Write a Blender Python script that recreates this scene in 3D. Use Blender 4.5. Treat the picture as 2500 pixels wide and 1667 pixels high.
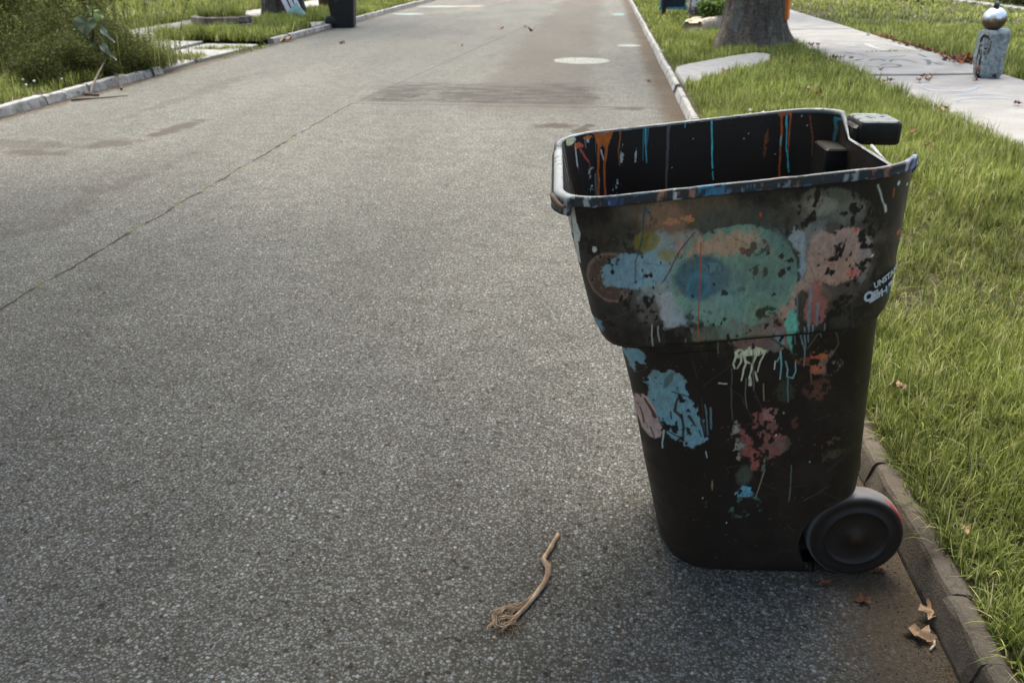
import bpy, math, random
import numpy as np
from mathutils import Vector, Matrix, noise as mnoise
random.seed(7); RNG = np.random.default_rng(11)
for _o in list(bpy.data.objects): bpy.data.objects.remove(_o)
S = bpy.context.scene; COL = S.collection
R = math.radians

# ---------------- camera, sky, sun, exposure ----------------
cam = bpy.data.objects.new('camera', bpy.data.cameras.new('camera')); COL.objects.link(cam); S.camera = cam
cam.location = (0, 0, 1.463); cam.rotation_euler = (R(90-24.4), 0, R(5.74))
cam.data.lens = 30; cam.data.sensor_width = 36; cam.data.clip_start = .05; cam.data.clip_end = 2000
cam.data.dof.use_dof = True; cam.data.dof.focus_distance = 2.05; cam.data.dof.aperture_fstop = 7.0
SUN_EL, SUN_AZ = 66, -25      # azimuth measured from +Y (up the road), towards +X
w = bpy.data.worlds.new('World'); S.world = w; w.use_nodes = True
nt = w.node_tree; nt.nodes.clear()
sky = nt.nodes.new('ShaderNodeTexSky'); sky.sky_type = 'NISHITA'; sky.sun_disc = False
sky.sun_elevation = R(SUN_EL); sky.sun_rotation = R(SUN_AZ); sky.dust_density = 6; sky.air_density = .9; sky.ozone_density = 1.0
bg = nt.nodes.new('ShaderNodeBackground'); bg.inputs[1].default_value = .15
wo = nt.nodes.new('ShaderNodeOutputWorld')
nt.links.new(sky.outputs[0], bg.inputs[0]); nt.links.new(bg.outputs[0], wo.inputs[0])
sl = bpy.data.lights.new('sun', 'SUN'); sl.energy = 1.0; sl.angle = R(50); sl.color = (1, .98, .94)
sun = bpy.data.objects.new('sun', sl); COL.objects.link(sun)
d = Vector((math.sin(R(SUN_AZ))*math.cos(R(SUN_EL)), math.cos(R(SUN_AZ))*math.cos(R(SUN_EL)), math.sin(R(SUN_EL))))
sun.rotation_euler = d.to_track_quat('Z', 'Y').to_euler(); sun.location = (0, 0, 20)
S.view_settings.view_transform = 'Standard'; S.view_settings.look = 'None'; S.view_settings.gamma = 1
S.view_settings.use_curve_mapping = False; S.view_settings.exposure = 1.72
S.view_settings.use_white_balance = True; S.view_settings.white_balance_temperature = 6600; S.view_settings.white_balance_tint = 3
S.cycles.max_bounces = 6; S.cycles.use_denoising = True

# ---------------- helpers ----------------
def tag(o, label=None, cat=None, group=None, kind=None):
    if label: o['label'] = label
    if cat: o['category'] = cat
    if group: o['group'] = group
    if kind: o['kind'] = kind
    return o
def empty(name, loc, label=None, cat=None, group=None, kind=None, rz=0):
    o = bpy.data.objects.new(name, None); COL.objects.link(o); o.location = loc; o.rotation_euler = (0, 0, rz)
    return tag(o, label, cat, group, kind)
def link(name, me, mat=None, parent=None, smooth=False):
    o = bpy.data.objects.new(name, me); COL.objects.link(o)
    if mat: me.materials.append(mat)
    if parent: o.parent = parent
    if smooth: me.polygons.foreach_set('use_smooth', [True]*len(me.polygons))
    return o
def mesh_np(name, V, T, mat=None, parent=None, col=None, smooth=False, n=3):
    V = np.asarray(V, np.float32); T = np.asarray(T, np.int32)
    me = bpy.data.meshes.new(name); me.vertices.add(len(V)); me.vertices.foreach_set('co', V.ravel())
    me.loops.add(T.size); me.loops.foreach_set('vertex_index', T.ravel())
    me.polygons.add(len(T)); me.polygons.foreach_set('loop_start', np.arange(0, T.size, n, dtype=np.int32))
    me.polygons.foreach_set('loop_total', np.full(len(T), n, np.int32))
    me.update(calc_edges=True)
    if col is not None:
        ca = me.color_attributes.new('Col', 'FLOAT_COLOR', 'POINT')
        c4 = np.ones((len(V), 4), np.float32); c4[:, :3] = col; ca.data.foreach_set('color', c4.ravel())
    return link(name, me, mat, parent, smooth)
def mesh_py(name, V, F, mat=None, parent=None, smooth=False):
    me = bpy.data.meshes.new(name); me.from_pydata([tuple(v) for v in V], [], F); me.update()
    return link(name, me, mat, parent, smooth)
def merge(parts):
    V, F, o = [], [], 0
    for v, f in parts:
        V += [tuple(a) for a in v]; F += [tuple(i+o for i in q) for q in f]; o += len(v)
    return V, F
def box(x0, x1, y0, y1, z0, z1, bev=0.0, top=1.0):
    """chamfered box"""
    b = bev; cx, cy = (x0+x1)/2, (y0+y1)/2; V = []
    rows = [(z0, b), (z0+b, 0), (z1-b, 0), (z1, b)] if b else [(z0, 0), (z1, 0)]
    for z, i in rows:
        k = top if z > (z0+z1)/2 else 1
        X0, X1, Y0, Y1 = [cx+(q-cx)*k for q in (x0+i, x1-i)]+[cy+(q-cy)*k for q in (y0+i, y1-i)]
        if b:
            V += [(X0+b, Y0, z), (X1-b, Y0, z), (X1, Y0+b, z), (X1, Y1-b, z), (X1-b, Y1, z), (X0+b, Y1, z), (X0, Y1-b, z), (X0, Y0+b, z)]
        else: V += [(X0, Y0, z), (X1, Y0, z), (X1, Y1, z), (X0, Y1, z)]
    n = 8 if b else 4; F = [tuple(reversed(range(n)))]
    for r in range(len(rows)-1):
        for i in range(n): F.append((r*n+i, r*n+(i+1) % n, (r+1)*n+(i+1) % n, (r+1)*n+i))
    F.append(tuple(range((len(rows)-1)*n, len(rows)*n)))
    return V, F
def tube(pts, rad, n=8, flat=1.0, jit=0):
    pts = [Vector(p) for p in pts]; V, F = [], []; up = Vector((0, 0, 1))
    for i, p in enumerate(pts):
        t = (pts[min(i+1, len(pts)-1)]-pts[max(i-1, 0)]).normalized()
        a = t.cross(up);
        if a.length < .05: a = t.cross(Vector((0, 1, 0)))
        a.normalize(); b = a.cross(t).normalized(); r = rad[i] if isinstance(rad, (list, tuple)) else rad
        for k in range(n):
            th = 2*math.pi*k/n; rr = r*(1+random.uniform(-jit, jit))
            V.append(p+a*math.cos(th)*rr+b*math.sin(th)*rr*flat)
    for i in range(len(pts)-1):
        for k in range(n): F.append((i*n+k, i*n+(k+1) % n, (i+1)*n+(k+1) % n, (i+1)*n+k))
    F.append(tuple(reversed(range(n)))); F.append(tuple(range((len(pts)-1)*n, len(pts)*n)))
    return V, F
def lathe(prof, n=32, axis='z'):
    V, F = [], []
    for r, z in prof:
        for k in range(n):
            th = 2*math.pi*k/n; V.append((r*math.cos(th), r*math.sin(th), z))
    for i in range(len(prof)-1):
        for k in range(n): F.append((i*n+k, i*n+(k+1) % n, (i+1)*n+(k+1) % n, (i+1)*n+k))
    if axis == 'y': V = [(x, -z, y) for x, y, z in V]
    return V, F
def copy_tree(o, parent=None):
    c = o.copy(); COL.objects.link(c); c.parent = parent
    for ch in [q for q in bpy.data.objects if q.parent == o]: copy_tree(ch, c)
    return c
def srgb(c):
    c = np.asarray(c, float)/255; return np.where(c < .04045, c/12.92, ((c+.055)/1.055)**2.4)
# value noise (numpy)
def _h(ix, iy, s):
    n = (ix.astype(np.int64)*374761393+iy.astype(np.int64)*668265263+s*1274126177) & 0x7fffffff
    n = ((n ^ (n >> 13))*1274126177) & 0x7fffffff; n = (n ^ (n >> 16)) & 0xffff
    return n/65535.
def vn(x, y, s=0):
    ix = np.floor(x); iy = np.floor(y); fx = x-ix; fy = y-iy; fx = fx*fx*(3-2*fx); fy = fy*fy*(3-2*fy)
    a = _h(ix, iy, s); b = _h(ix+1, iy, s); c = _h(ix, iy+1, s); e = _h(ix+1, iy+1, s)
    return (a*(1-fx)+b*fx)*(1-fy)+(c*(1-fx)+e*fx)*fy
def fbm(x, y, sc, s=0, oc=4):
    t = 0; a = .5; n = 0
    for i in range(oc): t = t+a*vn(x*sc*2**i+17.3*i, y*sc*2**i-9.1*i, s+i); n += a; a *= .5
    return t/n

# node material helper
class M:
    def __init__(s, name, rough=.7, spec=.5):
        s.m = bpy.data.materials.new(name); s.m.use_nodes = True; s.t = s.m.node_tree
        s.b = s.t.nodes['Principled BSDF']; s.b.inputs['Roughness'].default_value = rough
        s.b.inputs['Specular IOR Level'].default_value = spec
    def n(s, typ, **k):
        q = s.t.nodes.new('ShaderNode'+typ)
        for a, v in k.items(): setattr(q, a, v)
        return q
    def l(s, a, b): s.t.links.new(a, b)
    def pos(s):
        if not hasattr(s, '_p'): s._p = s.n('NewGeometry').outputs['Position']
        return s._p
    def obj(s):
        if not hasattr(s, '_o'): s._o = s.n('TexCoord').outputs['Object']
        return s._o
    def noise(s, scale, det=4, vec=None, rough=.55, stretch=None, dist=0):
        q = s.n('TexNoise'); q.inputs['Scale'].default_value = scale; q.inputs['Detail'].default_value = det
        q.inputs['Roughness'].default_value = rough; q.inputs['Distortion'].default_value = dist
        v = vec or s.pos()
        if stretch:
            mp = s.n('Mapping'); mp.inputs['Scale'].default_value = stretch; s.l(v, mp.inputs[0]); v = mp.outputs[0]
        s.l(v, q.inputs['Vector']); return q.outputs['Fac']
    def noisev(s, scale):
        q = s.n('TexNoise'); q.inputs['Scale'].default_value = scale; s.l(s.obj(), q.inputs['Vector']); a = s.n('VectorMath', operation='SCALE'); a.inputs[3].default_value = .35; s.l(q.outputs['Color'], a.inputs[0])
        b = s.n('VectorMath', operation='ADD'); s.l(a.outputs[0], b.inputs[0]); s.l(s.obj(), b.inputs[1]); return b.outputs[0]
    def vor(s, scale, vec=None, feat='F1', stretch=None):
        q = s.n('TexVoronoi', feature=feat); q.inputs['Scale'].default_value = scale
        v = vec or s.pos()
        if stretch:
            mp = s.n('Mapping'); mp.inputs['Scale'].default_value = stretch; s.l(v, mp.inputs[0]); v = mp.outputs[0]
        s.l(v, q.inputs['Vector']); return q
    def ramp(s, fac, stops):
        q = s.n('ValToRGB'); e = q.color_ramp.elements
        while len(e) < len(stops): e.new(.5)
        for i, (p, c) in enumerate(stops):
            e[i].position = p; e[i].color = (c, c, c, 1) if isinstance(c, (int, float)) else (*c, 1)
        s.l(fac, q.inputs[0]); return q.outputs[0]
    def math(s, op, a, b=None, clamp=False, c=None):
        q = s.n('Math', operation=op, use_clamp=clamp)
        for i, v in enumerate([a, b, c]):
            if v is None: continue
            if isinstance(v, (int, float)): q.inputs[i].default_value = v
            else: s.l(v, q.inputs[i])
        return q.outputs[0]
    def mix(s, f, a, b, mode='MIX'):
        q = s.n('Mix', data_type='RGBA', blend_type=mode)
        for i, v in ((0, f), (6, a), (7, b)):
            if isinstance(v, (int, float)): q.inputs[i].default_value = v if i == 0 else (v, v, v, 1)
            elif isinstance(v, tuple): q.inputs[i].default_value = (*v, 1)
            else: s.l(v, q.inputs[i])
        return q.outputs[2]
    def sep(s):
        if not hasattr(s, '_s'):
            q = s.n('SeparateXYZ'); s.l(s.pos(), q.inputs[0]); s._s = q.outputs
        return s._s
    def color(s, c):
        if isinstance(c, tuple): s.b.inputs['Base Color'].default_value = (*c, 1)
        else: s.l(c, s.b.inputs['Base Color'])
    def rough(s, c): s.l(c, s.b.inputs['Roughness'])
    def bump(s, h, strength=.5, dist=.01):
        q = s.n('Bump'); q.inputs['Strength'].default_value = strength; q.inputs['Distance'].default_value = dist
        s.l(h, q.inputs['Height']); s.l(q.outputs[0], s.b.inputs['Normal'])
    def done(s): return s.m
    # smooth window a<x<b
    def win(s, x, a, b, e=.1):
        u = s.n('MapRange', interpolation_type='SMOOTHSTEP'); s.l(x, u.inputs[0]); u.inputs[1].default_value = a-e; u.inputs[2].default_value = a+e
        v = s.n('MapRange', interpolation_type='SMOOTHSTEP'); s.l(x, v.inputs[0]); v.inputs[1].default_value = b-e; v.inputs[2].default_value = b+e; v.inputs[3].default_value = 1; v.inputs[4].default_value = 0
        return s.math('MULTIPLY', u.outputs[0], v.outputs[0])

# ---------------- materials ----------------
def asphalt():
    m = M('asphalt', .9, .22); x, y, z = m.sep()
    v1 = m.vor(150); v2 = m.vor(62)
    sc = m.n('SeparateColor'); m.l(v1.outputs['Color'], sc.inputs[0]); sc2 = m.n('SeparateColor'); m.l(v2.outputs['Color'], sc2.inputs[0])
    stone = m.ramp(sc.outputs[0], [(0, (.068, .062, .050)), (.2, (.118, .114, .100)), (.6, (.165, .167, .156)), (.93, (.25, .262, .255)), (1, (.31, .28, .22))])
    binder = (.074, .066, .052)
    gap = m.ramp(v1.outputs['Distance'], [(.34, 0), (.70, 1)])
    c = m.mix(gap, stone, binder)
    big = m.math('MULTIPLY', m.ramp(sc2.outputs[0], [(.74, 0), (.8, 1)]), m.ramp(v2.outputs['Distance'], [(.22, 1), (.36, 0)]))
    c = m.mix(big, c, m.ramp(sc2.outputs[1], [(0, (.17, .165, .155)), (.8, (.36, .37, .37)), (1, (.40, .31, .23))]))
    hole = m.math('MULTIPLY', m.ramp(m.noise(38, 3), [(.61, 0), (.67, 1)]), .85); c = m.mix(hole, c, (.03, .022, .016))
    macro = m.noise(.9, 5, stretch=(1.2, .35, 1)); c = m.mix(1.0, c, m.ramp(macro, [(.3, .80), (.7, 1.12)]), 'MULTIPLY')
    fine = m.noise(6, 4); c = m.mix(1.0, c, m.ramp(fine, [(.3, .86), (.7, 1.1)]), 'MULTIPLY')
    # worn lane further up, darker brown
    wob = m.math('MULTIPLY', m.math('SUBTRACT', m.noise(1.2, 3), .5), .6); xw = m.math('ADD', x, wob)
    lane = m.math('MULTIPLY', m.win(xw, -1.45, -.12, .18), m.win(y, 8.8, 60, .5))
    c = m.mix(m.math('MULTIPLY', lane, .5), c, (.075, .062, .05))
    # mottled dark patch
    wyy = m.math('ADD', y, m.math('MULTIPLY', m.math('SUBTRACT', m.noise(1.6, 5), .5), .9)); xw2 = m.math('ADD', x, m.math('MULTIPLY', m.math('SUBTRACT', m.noise(2.4, 5), .5), .7))
    pn = m.ramp(m.noise(4.2, 8, stretch=(.55, 1.6, 1), rough=.75), [(.40, .05), (.54, 1)])
    pm = m.math('MULTIPLY', m.win(xw2, -2.6, -.1, .15), m.math('MULTIPLY', m.win(wyy, 8.8, 10.8, .35), m.win(y, 9.36, 12, .03)))
    c = m.mix(m.math('MULTIPLY', m.math('MULTIPLY', pm, pn), .95), c, (.05, .046, .04))
    ve = m.vor(5.5, feat='DISTANCE_TO_EDGE', vec=m.n('VectorMath', operation='ADD').outputs[0] if False else None); ckk = m.math('MULTIPLY', m.math('LESS_THAN', ve.outputs['Distance'], .022), m.math('MULTIPLY', pm, m.ramp(m.noise(3, 3), [(.45, 0), (.55, 1)])))
    c = m.mix(m.math('MULTIPLY', ckk, .6), c, (.03, .026, .02))
    # stains
    for sx, sy, rx, ry, a in [(-.42, 8.1, .22, .16, .8), (-.12, 7.95, .10, .34, .85), (.28, 9.15, .16, .12, .7), (-4.55, 6.5, .4, .12, .55), (-4.1, 6.9, .3, .25, .6), (-3.9, 7.6, .14, .55, .7), (-5.0, 6.8, .6, .2, .4), (-4.6, 10, .16, 2.2, .3), (-3.3, 5.2, .12, 1.6, .25), (-.15, 10.0, .12, .5, .5)]:
        dx = m.math('DIVIDE', m.math('SUBTRACT', xw, sx), rx); dy = m.math('DIVIDE', m.math('SUBTRACT', y, sy), ry)
        dd = m.math('ADD', m.math('MULTIPLY', dx, dx), m.math('MULTIPLY', dy, dy)); dd = m.math('ADD', dd, m.math('MULTIPLY', m.math('SUBTRACT', fine, .5), 2.4))
        c = m.mix(m.math('MULTIPLY', m.ramp(dd, [(.3, 1), (1, 0)]), a), c, (.045, .034, .025))
    # long seam crack with moss
    wig = m.math('MULTIPLY', m.math('SUBTRACT', m.noise(3.2, 6, stretch=(.01, 1, .01)), .5), .085)
    cx = m.math('ABSOLUTE', m.math('SUBTRACT', x, m.math('ADD', wig, -2.665)))
    wd = m.math('MULTIPLY', m.ramp(m.noise(7, 4), [(.35, .1), (.65, 1)]), .017)
    ck = m.math('MULTIPLY', m.math('LESS_THAN', cx, wd), m.win(y, -5, 9.2, .1))
    moss = m.ramp(m.noise(3.4, 3, stretch=(.01, 1, .01)), [(.52, 0), (.58, 1)])
    c = m.mix(m.math('MULTIPLY', ck, .9), c, m.mix(moss, (.022, .017, .012), (.09, .095, .03)))
    ln = m.math('SUBTRACT', x, m.math('ADD', m.math('MULTIPLY', y, .085), -3.42)); ln = m.math('ABSOLUTE', m.math('ADD', ln, m.math('MULTIPLY', wig, .6)))
    c = m.mix(m.math('MULTIPLY', m.math('MULTIPLY', m.math('LESS_THAN', ln, .018), m.win(y, 9.2, 22, .3)), .38), c, (.05, .04, .035))
    wy = m.math('ABSOLUTE', m.math('SUBTRACT', m.math('ADD', y, m.math('MULTIPLY', m.noise(2.2, 4, stretch=(1, .01, .01)), .3)), 9.36))
    c = m.mix(m.math('MULTIPLY', m.math('MULTIPLY', m.math('LESS_THAN', wy, .02), m.win(x, -2.65, .85, .05)), .7), c, (.04, .035, .03))
    # gutter dirt against both kerbs
    e1 = m.math('ADD', x, m.math('MULTIPLY', m.math('SUBTRACT', m.noise(5, 5), .5), .30))
    g1 = m.ramp(e1, [(0, 0), (1, 1)]); q = m.n('MapRange', interpolation_type='SMOOTHSTEP'); m.l(e1, q.inputs[0]); q.inputs[1].default_value = .50; q.inputs[2].default_value = .74
    dirt = m.mix(m.noise(70, 4), (.026, .018, .011), (.095, .07, .045))
    near = m.math('MULTIPLY', q.outputs[0], m.ramp(m.noise(1.4, 3, stretch=(.1, 1, .1)), [(.3, .75), (.6, 1)]))
    c = m.mix(near, c, dirt)
    q2 = m.n('MapRange', interpolation_type='SMOOTHSTEP'); m.l(e1, q2.inputs[0]); q2.inputs[1].default_value = -5.62; q2.inputs[2].default_value = -5.8
    c = m.mix(m.math('MULTIPLY', q2.outputs[0], .8), c, (.07, .05, .034))
    m.color(c)
    h = m.math('ADD', m.math('MULTIPLY', m.ramp(v1.outputs['Distance'], [(.15, 1), (.7, 0)]), .6), m.math('MULTIPLY', sc.outputs[1], .5))
    m.bump(h, .75, .0045)
    return m.done()
def concrete(name, base=(.40, .385, .36), dark=.6, sc=1.0, stain=(.12, .10, .08), sa=.5):
    m = M(name, .88, .3); n1 = m.noise(2.5*sc, 6); n2 = m.noise(60*sc, 4); n3 = m.noise(260, 2)
    c = m.mix(1., base, m.ramp(n1, [(.3, dark), (.7, 1.1)]), 'MULTIPLY'); c = m.mix(1., c, m.ramp(n2, [(.3, .8), (.7, 1.12)]), 'MULTIPLY')
    c = m.mix(1., c, m.ramp(n3, [(.25, .75), (.75, 1.2)]), 'MULTIPLY')
    c = m.mix(m.math('MULTIPLY', m.ramp(m.noise(7*sc, 6, rough=.7), [(.52, 0), (.66, 1)]), sa), c, stain)
    m.color(c); m.bump(m.math('ADD', n2, m.math('MULTIPLY', n3, .4)), .5, .006); return m.done()
def soil_mat():
    m = M('soil', .95, .2); n = m.noise(40, 5); c = m.ramp(n, [(.3, (.022, .018, .009)), (.6, (.055, .048, .024)), (.8, (.10, .085, .05))])
    m.color(c); m.bump(n, .8, .02); return m.done()
def blade_mat(name='grass_blade', trans=.35):
    m = M(name, .65, .12); a = m.n('Attribute', attribute_name='Col'); m.color(a.outputs['Color'])
    tr = m.n('BsdfTranslucent'); mx = m.n('MixShader'); mx.inputs[0].default_value = trans
    hs = m.n('HueSaturation'); hs.inputs['Value'].default_value = 1.3; m.l(a.outputs['Color'], hs.inputs['Color']); m.l(hs.outputs[0], tr.inputs[0])
    o = m.t.nodes['Material Output']; m.l(m.b.outputs[0], mx.inputs[1]); m.l(tr.outputs[0], mx.inputs[2]); m.l(mx.outputs[0], o.inputs[0]); return m.done()
def bark_mat(name, a=(.025, .018, .013), b=(.13, .11, .088), sc=9):
    m = M(name, .92, .2); n = m.noise(sc, 7, vec=m.obj(), stretch=(1, 1, .16), rough=.65, dist=.6); r = m.vor(sc*2.6, vec=m.noisev(sc*.6), stretch=(1, 1, .22), feat='DISTANCE_TO_EDGE')
    f = m.math('MULTIPLY', m.ramp(r.outputs['Distance'], [(0, .6), (.16, 1)]), n)
    c = m.ramp(f, [(.12, a), (.5, b), (.75, (.22, .205, .18))]); lich = m.ramp(m.noise(4, 5, vec=m.obj(), stretch=(1, 1, .5)), [(.55, 0), (.68, 1)])
    c = m.mix(m.math('MULTIPLY', lich, .35), c, (.24, .26, .25)); m.color(c); m.bump(f, 1., .06); return m.done()
def plain(name, c, rough=.7, var=.25, sc=12, spec=.22, metal=0, bump=.15):
    m = M(name, rough, spec); n = m.noise(sc, 5); m.color(m.mix(1., c, m.ramp(n, [(.3, 1-var), (.7, 1+var*.6)]), 'MULTIPLY'))
    m.b.inputs['Metallic'].default_value = metal
    if bump: m.bump(m.noise(sc*8, 3), bump, .003)
    return m.done()
def blotch(name, c1, c2, sc=8, lo=.5, hi=.56, c3=None, rough=.8, stretch=None):
    m = M(name, rough, .3); c = m.mix(m.ramp(m.noise(sc, 6, rough=.65, stretch=stretch), [(lo, 0), (hi, 1)]), c1, c2)
    if c3: c = m.mix(m.ramp(m.noise(sc*2.1, 5, stretch=(1.3, .8, 1.1)), [(.62, 0), (.66, 1)]), c, c3)
    m.color(m.mix(1., c, m.ramp(m.noise(80, 3), [(.3, .85), (.7, 1.1)]), 'MULTIPLY')); m.bump(m.noise(90, 3), .3, .003); return m.done()
def plastic_painted():
    m = M('painted_black_plastic', .5, .32); a = m.n('Attribute', attribute_name='Col'); m.color(a.outputs['Color'])
    m.rough(m.ramp(m.noise(18, 5), [(.3, .42), (.7, .62)])); m.bump(m.math('ADD', m.math('MULTIPLY', m.noise(380, 2), .5), m.noise(30, 4)), .13, .0022); return m.done()
ASPH = asphalt(); KERB = concrete('kerb_concrete', (.36, .355, .34), .5, 2.2, (.05, .042, .032), .8)
KERBR = concrete('kerb_concrete_grimy', (.115, .095, .074), .45, 2.6, (.028, .02, .013), .95)
WALK = concrete('sidewalk_concrete', (.29, .278, .262), .75, 1., (.30, .27, .24), .35); APRON = concrete('apron_concrete', (.30, .29, .28), .7, 1.5, (.12, .10, .08), .6)
SOIL = soil_mat(); BLADE = blade_mat(); BARK = bark_mat('bark'); BARKD = bark_mat('dark_bark', (.02, .015, .012), (.075, .06, .05), 10)
# ---------------- ground, road, kerbs ----------------
def sheet(name, x0, x1, y0, y1, z, mat, nx=2, ny=2, parent=None, jit=0):
    xs = np.linspace(x0, x1, nx); ys = np.linspace(y0, y1, ny); X, Y = np.meshgrid(xs, ys)
    Z = z+jit*(fbm(X, Y, 1.7, 3)-.5) if jit else np.full_like(X, z)
    V = np.stack([X, Y, Z], -1).reshape(-1, 3); i = np.arange(nx*ny).reshape(ny, nx)
    Q = np.stack([i[:-1, :-1], i[:-1, 1:], i[1:, 1:], i[1:, :-1]], -1).reshape(-1, 4)
    return mesh_np(name, V, Q, mat, parent, n=4, smooth=True)
GROUND = plain('far_ground', (.06, .075, .03), .95, .3, .5, .1)
tag(sheet('ground', -700, 700, -700, 900, -.03, GROUND, 3, 3), kind='structure')
tag(sheet('road', -5.88, .845, -30, 420, 0, ASPH, 8, 200), 'worn grey asphalt street with a mossy centre crack', kind='structure')
tag(sheet('verge_soil', .912, 3.22, -8, 80, .078, SOIL, 24, 400, jit=.02), 'bare soil under the grass between kerb and sidewalk', kind='structure')
tag(sheet('yard_soil', 4.98, 40, -8, 80, .082, SOIL, 60, 200, jit=.03), 'soil under the lawn beyond the right sidewalk', kind='structure')
tag(sheet('left_verge_soil', -9.4, -5.97, -8, 11.35, .078, SOIL, 24, 80, jit=.02), 'soil under the weeds and grass left of the road', kind='structure')
tag(sheet('left_verge_soil', -7.85, -5.97, 15.2, 80, .078, SOIL, 24, 200, jit=.02), 'soil under the far grass verge left of the road', kind='structure')
tag(sheet('left_yard_soil', -60, -9.38, -8, 80, .08, SOIL, 60, 200, jit=.03), 'soil under the lawn beyond the left sidewalk', kind='structure')
def kerb_mesh(L, wid, h, seed, batter=.025):
    rnd = random.Random(seed); nl = max(5, int(L/.05)); P = []; tw = rnd.uniform(-.008, .008); tilt = rnd.uniform(-.008, .01)
    prof = [(0, -.05), (0.0, .01), (batter*.6, h*.55), (batter, h-.014), (batter+.006, h-.004), (batter+.016, h), (wid*.7, h+.001), (wid-.015, h-.003), (wid, h-.02), (wid, -.05)]
    n = len(prof); V = []; F = []
    for i in range(nl+1):
        y = L*i/nl; e = min(i, nl-i); end = .0015 if e == 0 else 0
        for k, (px, pz) in enumerate(prof):
            q = mnoise.noise(Vector((px*9, y*7+seed*3.1, pz*9)))*.006+mnoise.noise(Vector((px*30, y*26+seed, pz*30)))*.0035
            if 3 <= k <= 6: q -= .010*max(0, mnoise.noise(Vector((k*.6, y*22+seed*7.7, 3.3)))-.12)
            top = pz > h*.5
            V.append((px+(q if k < 5 else q*.4)+tw*(i/nl-.5)+(end if top and k < 5 else 0), y+(end*(1 if i == 0 else -1 if i == nl else 0)), pz+(q*.6+tilt*(i/nl-.5)-end if top else 0)))
    for i in range(nl):
        for k in range(n-1): F.append((i*n+k, (i+1)*n+k, (i+1)*n+k+1, i*n+k+1))
    F.append(tuple(range(n-1, -1, -1))[::-1]); F.append(tuple(range(nl*n, nl*n+n))[::-1])
    return V, F
kr = tag(sheet('kerb', .86, .93, -4, 80, -.01, KERBR, 2, 2), 'low weathered concrete kerb on the right side of the road', kind='structure')
ys = [-1.2, -.1, 1.05, 1.47, 1.685, 2.265, 3.5, 5.1, 6.7, 8.1, 9.5, 10.15]
ys += [10.42, 11.2, 12.2, 13.1, 14.0, 14.6, 15.4]+[16.2+1.5*i for i in range(13)]
for i in range(len(ys)-1):
    if ys[i] == 10.15: continue
    V, F = kerb_mesh(ys[i+1]-ys[i]-.001, .085, .088+random.uniform(-.002, .002), i, .018)
    o = mesh_py('kerb_stone', V, F, KERBR if ys[i] < 8 else KERB, kr, False); o.location = (.842+random.uniform(-.006, .006)+(.012 if i in (4,) else 0), ys[i], random.uniform(-.002, .002)); o.rotation_euler = (random.uniform(-.0015, .0015), random.uniform(-.03, .03), random.uniform(-.008, .008))
kl = tag(sheet('kerb', -5.96, -5.9, -4, 80, -.01, KERB, 2, 2), 'low pale concrete kerb on the left side of the road', kind='structure')
yl = [4.5, 5.6, 6.9, 7.95, 8.78, 9.2, 9.62, 10.5, 11.15, 11.4]; yl2 = [15.65, 16.5, 17.6, 18.7, 19.9, 21.2]+[22.6+1.5*i for i in range(9)]
for L in (yl, yl2):
    for i in range(len(L)-1):
        V, F = kerb_mesh(L[i+1]-L[i]-.02, .12, .10+random.uniform(-.012, .008), i+50, .018)
        V = [(-x, y, z) for x, y, z in V]; F = [tuple(reversed(f)) for f in F]
        o = mesh_py('kerb_stone', V, F, KERB, kl, False); o.location = (-5.85+random.uniform(-.015, .015), L[i], random.uniform(-.012, .004)); o.rotation_euler = (0, random.uniform(-.04, .04), random.uniform(-.01, .01))
def slab(name, poly, z0, z1, mat, parent, bev=.012, sub=0):
    n = len(poly); c = Vector((sum(p[0] for p in poly)/n, sum(p[1] for p in poly)/n)); V = []
    for z, i in ((z0, 0), (z1-bev, 0), (z1-bev*.3, bev*.4), (z1, bev)):
        for p in poly:
            q = c-Vector(p[:2]); q = q.normalized()*i if q.length else q; V.append((p[0]+q.x, p[1]+q.y, z))
    F = [(r*n+i, r*n+(i+1) % n, (r+1)*n+(i+1) % n, (r+1)*n+i) for r in range(3) for i in range(n)]+[tuple(range(3*n, 4*n))]
    return mesh_py(name, V, F, mat, parent)
sw = tag(sheet('sidewalk', 3.2, 5.0, -6, 80, .07, SOIL, 3, 60), 'pale concrete slab sidewalk right of the grass verge', kind='structure')
js = [-6, -4.2, -2.3, -.4, 1.5, 3.4, 5.2, 7.0, 8.78, 11.3, 13.95, 16.1, 18.42, 20.6, 22.8, 25, 27.2, 29.4, 31.6, 34, 37, 40, 44, 48]
for i in range(len(js)-1):
    a, b = js[i], js[i+1]; t = .10; zt = .1+random.uniform(-.003, .006)+(.012 if i == 9 else 0)
    pts = [(3.2, a+.008), (3.9, a+.008+t), (5.0, a+.008+.33), (5.0, b-.008+.33), (3.9, b-.008+t), (3.2, b-.008)]
    slab('slab', pts, .02, zt, WALK, sw)
sl_ = tag(sheet('sidewalk', -9.4, -7.85, 10.2, 80, .06, SOIL, 3, 60), 'pale concrete sidewalk left of the road behind the planter ring', kind='structure')
jl = [10.2, 11.8, 13.4, 15.0, 16.6, 18.3, 20, 21.8, 23.6, 25.4, 27.2, 29, 31, 33, 35, 38, 41]
for i in range(len(jl)-1):
    a, b = jl[i]+.008, jl[i+1]-.008; slab('slab', [(-9.4, a), (-7.85, a), (-7.85, b), (-9.4, b)], .02, .1+random.uniform(-.003, .004), WALK, sl_)
dr = tag(sheet('driveway', -7.84, -5.89, 11.42, 15.2, -.008, SOIL, 3, 3), 'cracked grey concrete driveway apron left of the road', kind='structure')
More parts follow.
